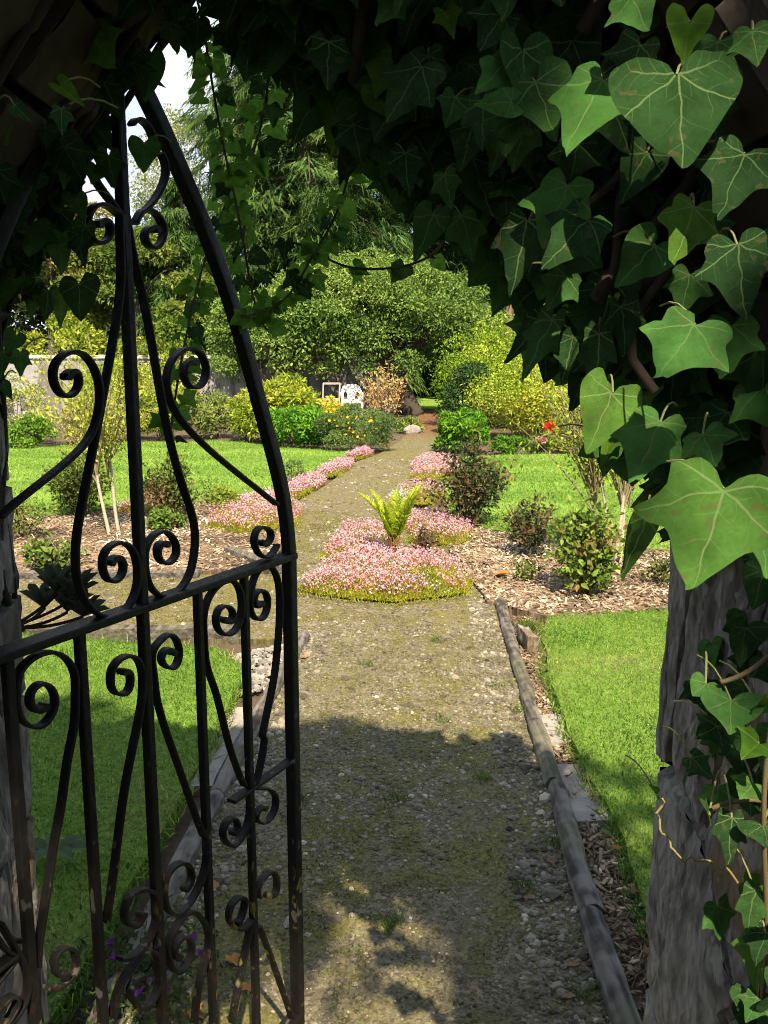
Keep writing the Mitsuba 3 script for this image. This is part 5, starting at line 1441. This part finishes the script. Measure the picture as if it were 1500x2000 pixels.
S('shrub', 'tall laurel like shrub behind the feathery yellow one, at right', 'shrub', 7.2, 20.0, 3.0, 2.6, [(0.071, 0.128, 0.028), (0.142, 0.213, 0.043)], 9000, 0.11, 47)
t = thing('bare_trunk_tree', 'slender pine with bare brown trunk right of the evergreen tree', 'tree')
mb = MB()
trunk(mb, [(4.25, 30, -0.1), (4.22, 30, 3.0), (4.3, 30, 9.0)], 0.16, 0.10, 12, (0.21, 0.14, 0.09))
part(t, 'trunk', mb, 'matte', smooth=True)
mb = MB()
for i in range(26):
    a, z = rs.random() * 6.28, 2.2 + 3.5 * rs.random()
    L = 0.5 + 1.0 * rs.random()
    v, f = ring_tube([(4.25, 30, z), (4.25 + L * 0.5 * math.cos(a), 30 + L * 0.5 * math.sin(a), z + 0.1), (4.25 + L * math.cos(a), 30 + L * math.sin(a), z - 0.15)], [0.03, 0.018, 0.006], 5)
    mb.add(v, f, (0.17, 0.13, 0.09))
part(t, 'dead_branch', mb, 'matte', kind='stuff')
c, s = sublumps((4.3, 30, 9.5), (1.8, 1.8, 1.8), 40, 0.5, rs)
P, d = lump_cloud((c, s), 8000, rs)
mb = MB()
add_leaves(mb, P, d + rand_dir(8000) * 0.5, rand_dir(8000), 0.22, 0.1, palette(P, CON2, 1), 'diamond')
part(t, 'crown', mb, 'foliage', kind='stuff')

# unseen tree behind the viewer, boughs and gaps shaped to place sun flecks
leafy_tree('shade_tree', 'unseen tree behind the viewer, its canopy shaped to shade the gateway', (-5.2, -3.8, 0), 6, (-1.7, -2.4, 6.17), (3.4, 0.6, 0.55), [(0.05, 0.085, 0.02), (0.09, 0.14, 0.03)], 16000, 0.12, 81, nclump=140, sub=0.32, tr=0.14, low=-0.9, extra=[(x, -2.4, 5.36) for x in np.arange(0.92, 1.75, 0.13)], gaps=[((0.26, 0.8, 1.76), 0.085), ((0.17, 0.88, 1.80), 0.05), ((0.29, 0.79, 1.62), 0.07), ((0.33, 0.8, 1.7), 0.06), ((0.285, 0.75, 1.41), 0.10), ((0.35, 0.84, 1.2), 0.08)])


leafy_tree('hedge', 'unseen dark hedge added behind the viewer to hold back sky light', (0, -2.9, 0), 3, (0, -2.9, 2.0), (6.5, 0.7, 2.2), [(0.03, 0.045, 0.015), (0.05, 0.07, 0.02)], 16000, 0.16, 82, nclump=170, sub=0.6, cat='hedge', low=-0.9)  # added out of view to dim the sky light on the ivy

# ------------------------------------------------------------------ the far wall, the chairs
fw = thing('garden_wall', 'long pale rendered garden wall with flat coping behind the shrubs', 'wall')
wl = LineString([(-16, 22.4), (-10.5, 24.2), (-4.4, 26.4), (0.35, 28.2)])
body = trimesh.creation.extrude_polygon(wl.buffer(0.16, cap_style=2, join_style=2), 1.72, engine='earcut')
body.apply_translation([0, 0, -0.1])
part(fw, 'body', body, 'wall_render')
cop = trimesh.creation.extrude_polygon(wl.buffer(0.22, cap_style=2, join_style=2), 0.09, engine='earcut')
cop.apply_translation([0, 0, 1.623])
part(fw, 'coping', cop, 'coping')


def pbox(c, s, R=None):
    b = trimesh.creation.box(extents=s)
    if R is not None:
        b.apply_transform(R)
    b.apply_translation(c)
    return b


def placed(mesh, loc, rz, sc=1.0):
    if isinstance(mesh, tuple):
        mesh = trimesh.Trimesh(*mesh, process=False)
    m = mesh.copy()
    m.apply_scale(sc)
    m.apply_transform(trimesh.transformations.rotation_matrix(rz, [0, 0, 1]))
    m.apply_translation(loc)
    return m


# white moulded armchair (front towards -y)
ch = thing('garden_chair', 'white plastic garden armchair beside the wooden chair under the evergreen tree', 'chair')
loc, rz = (-0.90, 24.4, 0.0), 0.08


def arch_panel(w, z0, z1, y0, y1, holes):
    o = Polygon([(-w / 2, z0), (w / 2, z0), (w / 2 * 1.02, z1 - 0.18), (w / 2 * 0.85, z1 - 0.06), (w / 2 * 0.45, z1), (-w / 2 * 0.45, z1), (-w / 2 * 0.85, z1 - 0.06), (-w / 2 * 1.02, z1 - 0.18)]).buffer(0.01)
    for h in holes:
        o = o.difference(h)
    m = trimesh.creation.extrude_polygon(o, 0.018, engine='earcut').subdivide_to_size(0.08)
    v = np.array(m.vertices)
    t = (v[:, 1] - z0) / (z1 - z0)
    return trimesh.Trimesh(np.c_[v[:, 0], y0 + (y1 - y0) * t - v[:, 2] - 0.35 * v[:, 0] ** 2, v[:, 1]], m.faces[:, ::-1], process=False)


hole = [Polygon([(s * 0.10, 0.50), (s * 0.20, 0.50), (s * 0.215, 0.66), (s * 0.16, 0.72), (s * 0.115, 0.66)]) for s in (-1, 1)]
part(ch, 'backrest', placed(arch_panel(0.54, 0.42, 0.90, 0.20, 0.30, hole), loc, rz), 'white_plastic')
part(ch, 'seat', placed(soft_box((0, -0.02, 0.42), (0.50, 0.48, 0.03), 0, 2, 0.004), loc, rz), 'white_plastic', smooth=40)
for sx in (-1, 1):
    part(ch, 'armrest', placed(ring_tube(spline([(sx * 0.26, 0.24, 0.68), (sx * 0.30, 0.0, 0.67), (sx * 0.29, -0.22, 0.64), (sx * 0.28, -0.27, 0.5), (sx * 0.275, -0.26, 0.42)], 20), 0.026, 8), loc, rz), 'white_plastic', smooth=50)
    part(ch, 'leg', placed(ring_tube([(sx * 0.275, -0.26, 0.44), (sx * 0.29, -0.29, 0.0)], [0.034, 0.022], 8), loc, rz), 'white_plastic', smooth=50)
    part(ch, 'leg', placed(ring_tube([(sx * 0.25, 0.22, 0.44), (sx * 0.28, 0.30, 0.0)], [0.034, 0.022], 8), loc, rz), 'white_plastic', smooth=50)

wc = thing('wooden_chair', 'weathered wooden slatted folding chair left of the white plastic chair', 'chair')
loc, rz = (-1.46, 24.0, 0.0), -0.1
for sx in (-1, 1):
    part(wc, 'back_post', placed(ring_tube([(sx * 0.23, -0.18, 0.0), (sx * 0.23, 0.06, 0.5), (sx * 0.23, 0.18, 0.95)], 0.022, 6), loc, rz), 'grey_wood')
    part(wc, 'front_leg', placed(ring_tube([(sx * 0.20, -0.26, 0.46), (sx * 0.20, 0.2, 0.0)], 0.018, 6), loc, rz), 'grey_wood')
for z in (0.94, 0.52):
    part(wc, 'back_rail', placed(pbox((0, 0.07 + (z - 0.5) * 0.24, z), (0.46, 0.022, 0.055)), loc, rz), 'grey_wood')
for i in range(6):
    part(wc, 'seat_slat', placed(pbox((-0.19 + i * 0.076, -0.06, 0.475), (0.055, 0.42, 0.02)), loc, rz), 'grey_wood')
for i in range(6):
    part(wc, 'front_slat', placed(pbox((-0.19 + i * 0.076, -0.25, 0.25), (0.05, 0.018, 0.42), trimesh.transformations.rotation_matrix(0.12, [1, 0, 0])), loc, rz), 'grey_wood')

# ------------------------------------------------------------------ small things near the gate
rs = np.random.default_rng(9)


def fallen(x, y, z, size, col, label, group=None, kind='lobed'):
    v, f, uv = ivy_leaf((x, y, z), np.array([rs.normal(), rs.normal(), 0.05]), np.array([rs.normal(0, 0.25), rs.normal(0, 0.25), 1.0]), size, kind, 1.0, 2, rs, droop=0.3, fold=0.25)
    c = np.tile(np.asarray(col) * (0.85 + 0.3 * rs.random()), (len(v), 1))
    key = numbered('fallen_leaf')
    scene[key] = mikit.ply((v, f), 'matte', smooth=True, color=c)
    return tag(key, label, 'leaf', group)


fallen(0.87, 6.06, 0.05, 0.085, (0.50, 0.17, 0.03), 'bright orange fallen leaf lying on the right rose bed')
ORD = ['nearest', 'second nearest', 'third nearest', 'fourth nearest', 'fifth nearest', 'sixth nearest', 'seventh nearest', 'eighth nearest', 'ninth nearest', 'tenth nearest', 'eleventh nearest', 'farthest']
for o, (x, y) in zip(ORD, [(0.705, 1.78), (0.70, 2.05), (0.735, 2.32), (0.74, 2.55), (0.76, 3.0)]):
    fallen(x, y, 0.02, 0.036, (0.17, 0.09, 0.045), f'brown dry leaf beside the right log, {o} to the viewer', 'brown leaves by the right log', 'heart')
for o, (x, y) in zip(ORD, [(0.45, 1.9), (0.50, 2.02), (0.42, 2.3), (0.52, 2.5)]):
    fallen(x, y, 0.012, 0.028, (0.17, 0.10, 0.055), f'small brown leaf left of the right log, {o} to the viewer', 'brown leaves on the path by the log')
for o, (x, y) in zip(('near the gate', 'by the end of left log'), [(-0.50, 2.35), (-0.40, 4.4)]):
    fallen(x, y, 0.012, 0.042, (0.30, 0.16, 0.07), f'orange brown leaf on the path behind the gate, {o}', 'leaves on the path behind the gate')
for o, (x, y) in zip(ORD, [(-0.46, 1.86), (-0.34, 1.95), (-0.40, 2.05)]):
    fallen(x, y, 0.012, 0.034, (0.36, 0.15, 0.04), f'orange dry leaf at the foot of the gate, {o} to the viewer', 'leaves in the sunlit patch')


def tuft(x, y, n, l, label, cols=((0.06, 0.11, 0.02), (0.12, 0.19, 0.03)), name='grass_tuft', group='grass tufts on the path'):
    P = np.c_[x + rs.normal(0, 0.02, n), y + rs.normal(0, 0.02, n), np.zeros(n)]
    mb = MB()
    add_leaves(mb, P, np.c_[rs.normal(0, 0.6, (n, 2)), np.ones(n)], rand_dir(n), l * (0.5 + rs.random(n)), l * 0.09, palette(P, cols, 3), 'blade')
    return single(name, mb, 'foliage', label, 'grass', group)


for o, (x, y) in zip(ORD, sorted([(0.37, 3.05), (0.42, 2.35), (0.55, 4.0), (0.25, 3.6), (0.05, 2.9), (0.56, 2.6), (0.50, 1.92), (-0.30, 2.9), (-0.1, 4.3), (0.3, 4.7), (0.6, 3.7), (0.02, 2.2)], key=lambda q: q[1])):
    tuft(x, y, 46, 0.034, f'small green grass tuft in the path gravel, {o} to the viewer')
tuft(0.84, 4.85, 160, 0.07, 'larger grass tuft at the near corner of the right lawn by the log end', group=None)
tuft(0.84, 4.95, 80, 0.06, 'second grass tuft at the log end, just behind the larger one', group=None)

aub = thing('aubrieta', 'low purple flowered plant in the shade at the foot of the gate', 'flower')
n = 700
P = np.c_[-0.62 + rs.normal(0, 0.10, n), 1.93 + rs.normal(0, 0.13, n), 0.01 + 0.06 * rs.random(n)]
mb = MB()
add_leaves(mb, P, rs.normal(0, 0.7, (n, 3)) + [0, 0, 0.6], rand_dir(n) + [0, 0, 0.8], 0.028, 0.012, palette(P, [(0.05, 0.08, 0.03), (0.10, 0.15, 0.05)], 6), 'diamond')
part(aub, 'foliage', mb, 'foliage', kind='stuff')
for (x, y, z) in [(-0.66, 1.93, 0.10), (-0.60, 1.95, 0.09), (-0.55, 1.88, 0.08), (-0.52, 1.84, 0.09), (-0.50, 1.92, 0.10), (-0.58, 1.83, 0.08), (-0.48, 1.97, 0.12), (-0.45, 1.94, 0.10), (-0.70, 2.0, 0.09)]:
    mb = MB()
    for k in range(3):
        add_leaves(mb, np.array([[x + rs.normal(0, 0.006), y, z + rs.normal(0, 0.004)]]), rand_dir(1), np.array([[0, -0.6, 0.8]]), 0.017, 0.017, (0.17, 0.05, 0.26), 'flower')
    part(aub, 'blossom', mb, 'petals')
broad = thing('broad_leaved_weed', 'grey green broad leaved weed in deep shade on the left lawn behind the gate', 'plant')
for k in range(7):
    a = k * 0.9
    v, f, kk = leaves(np.array([[-1.0 + 0.02 * math.cos(a), 2.42, 0.09]]), np.array([[math.cos(a), math.sin(a) * 0.8, 0.25]]), np.array([[0, -0.2, 1.0]]), 0.10, 0.045, 'leaf6')
    part(broad, 'leaf', MB().add(v, f, (0.10, 0.14, 0.08)), 'foliage')
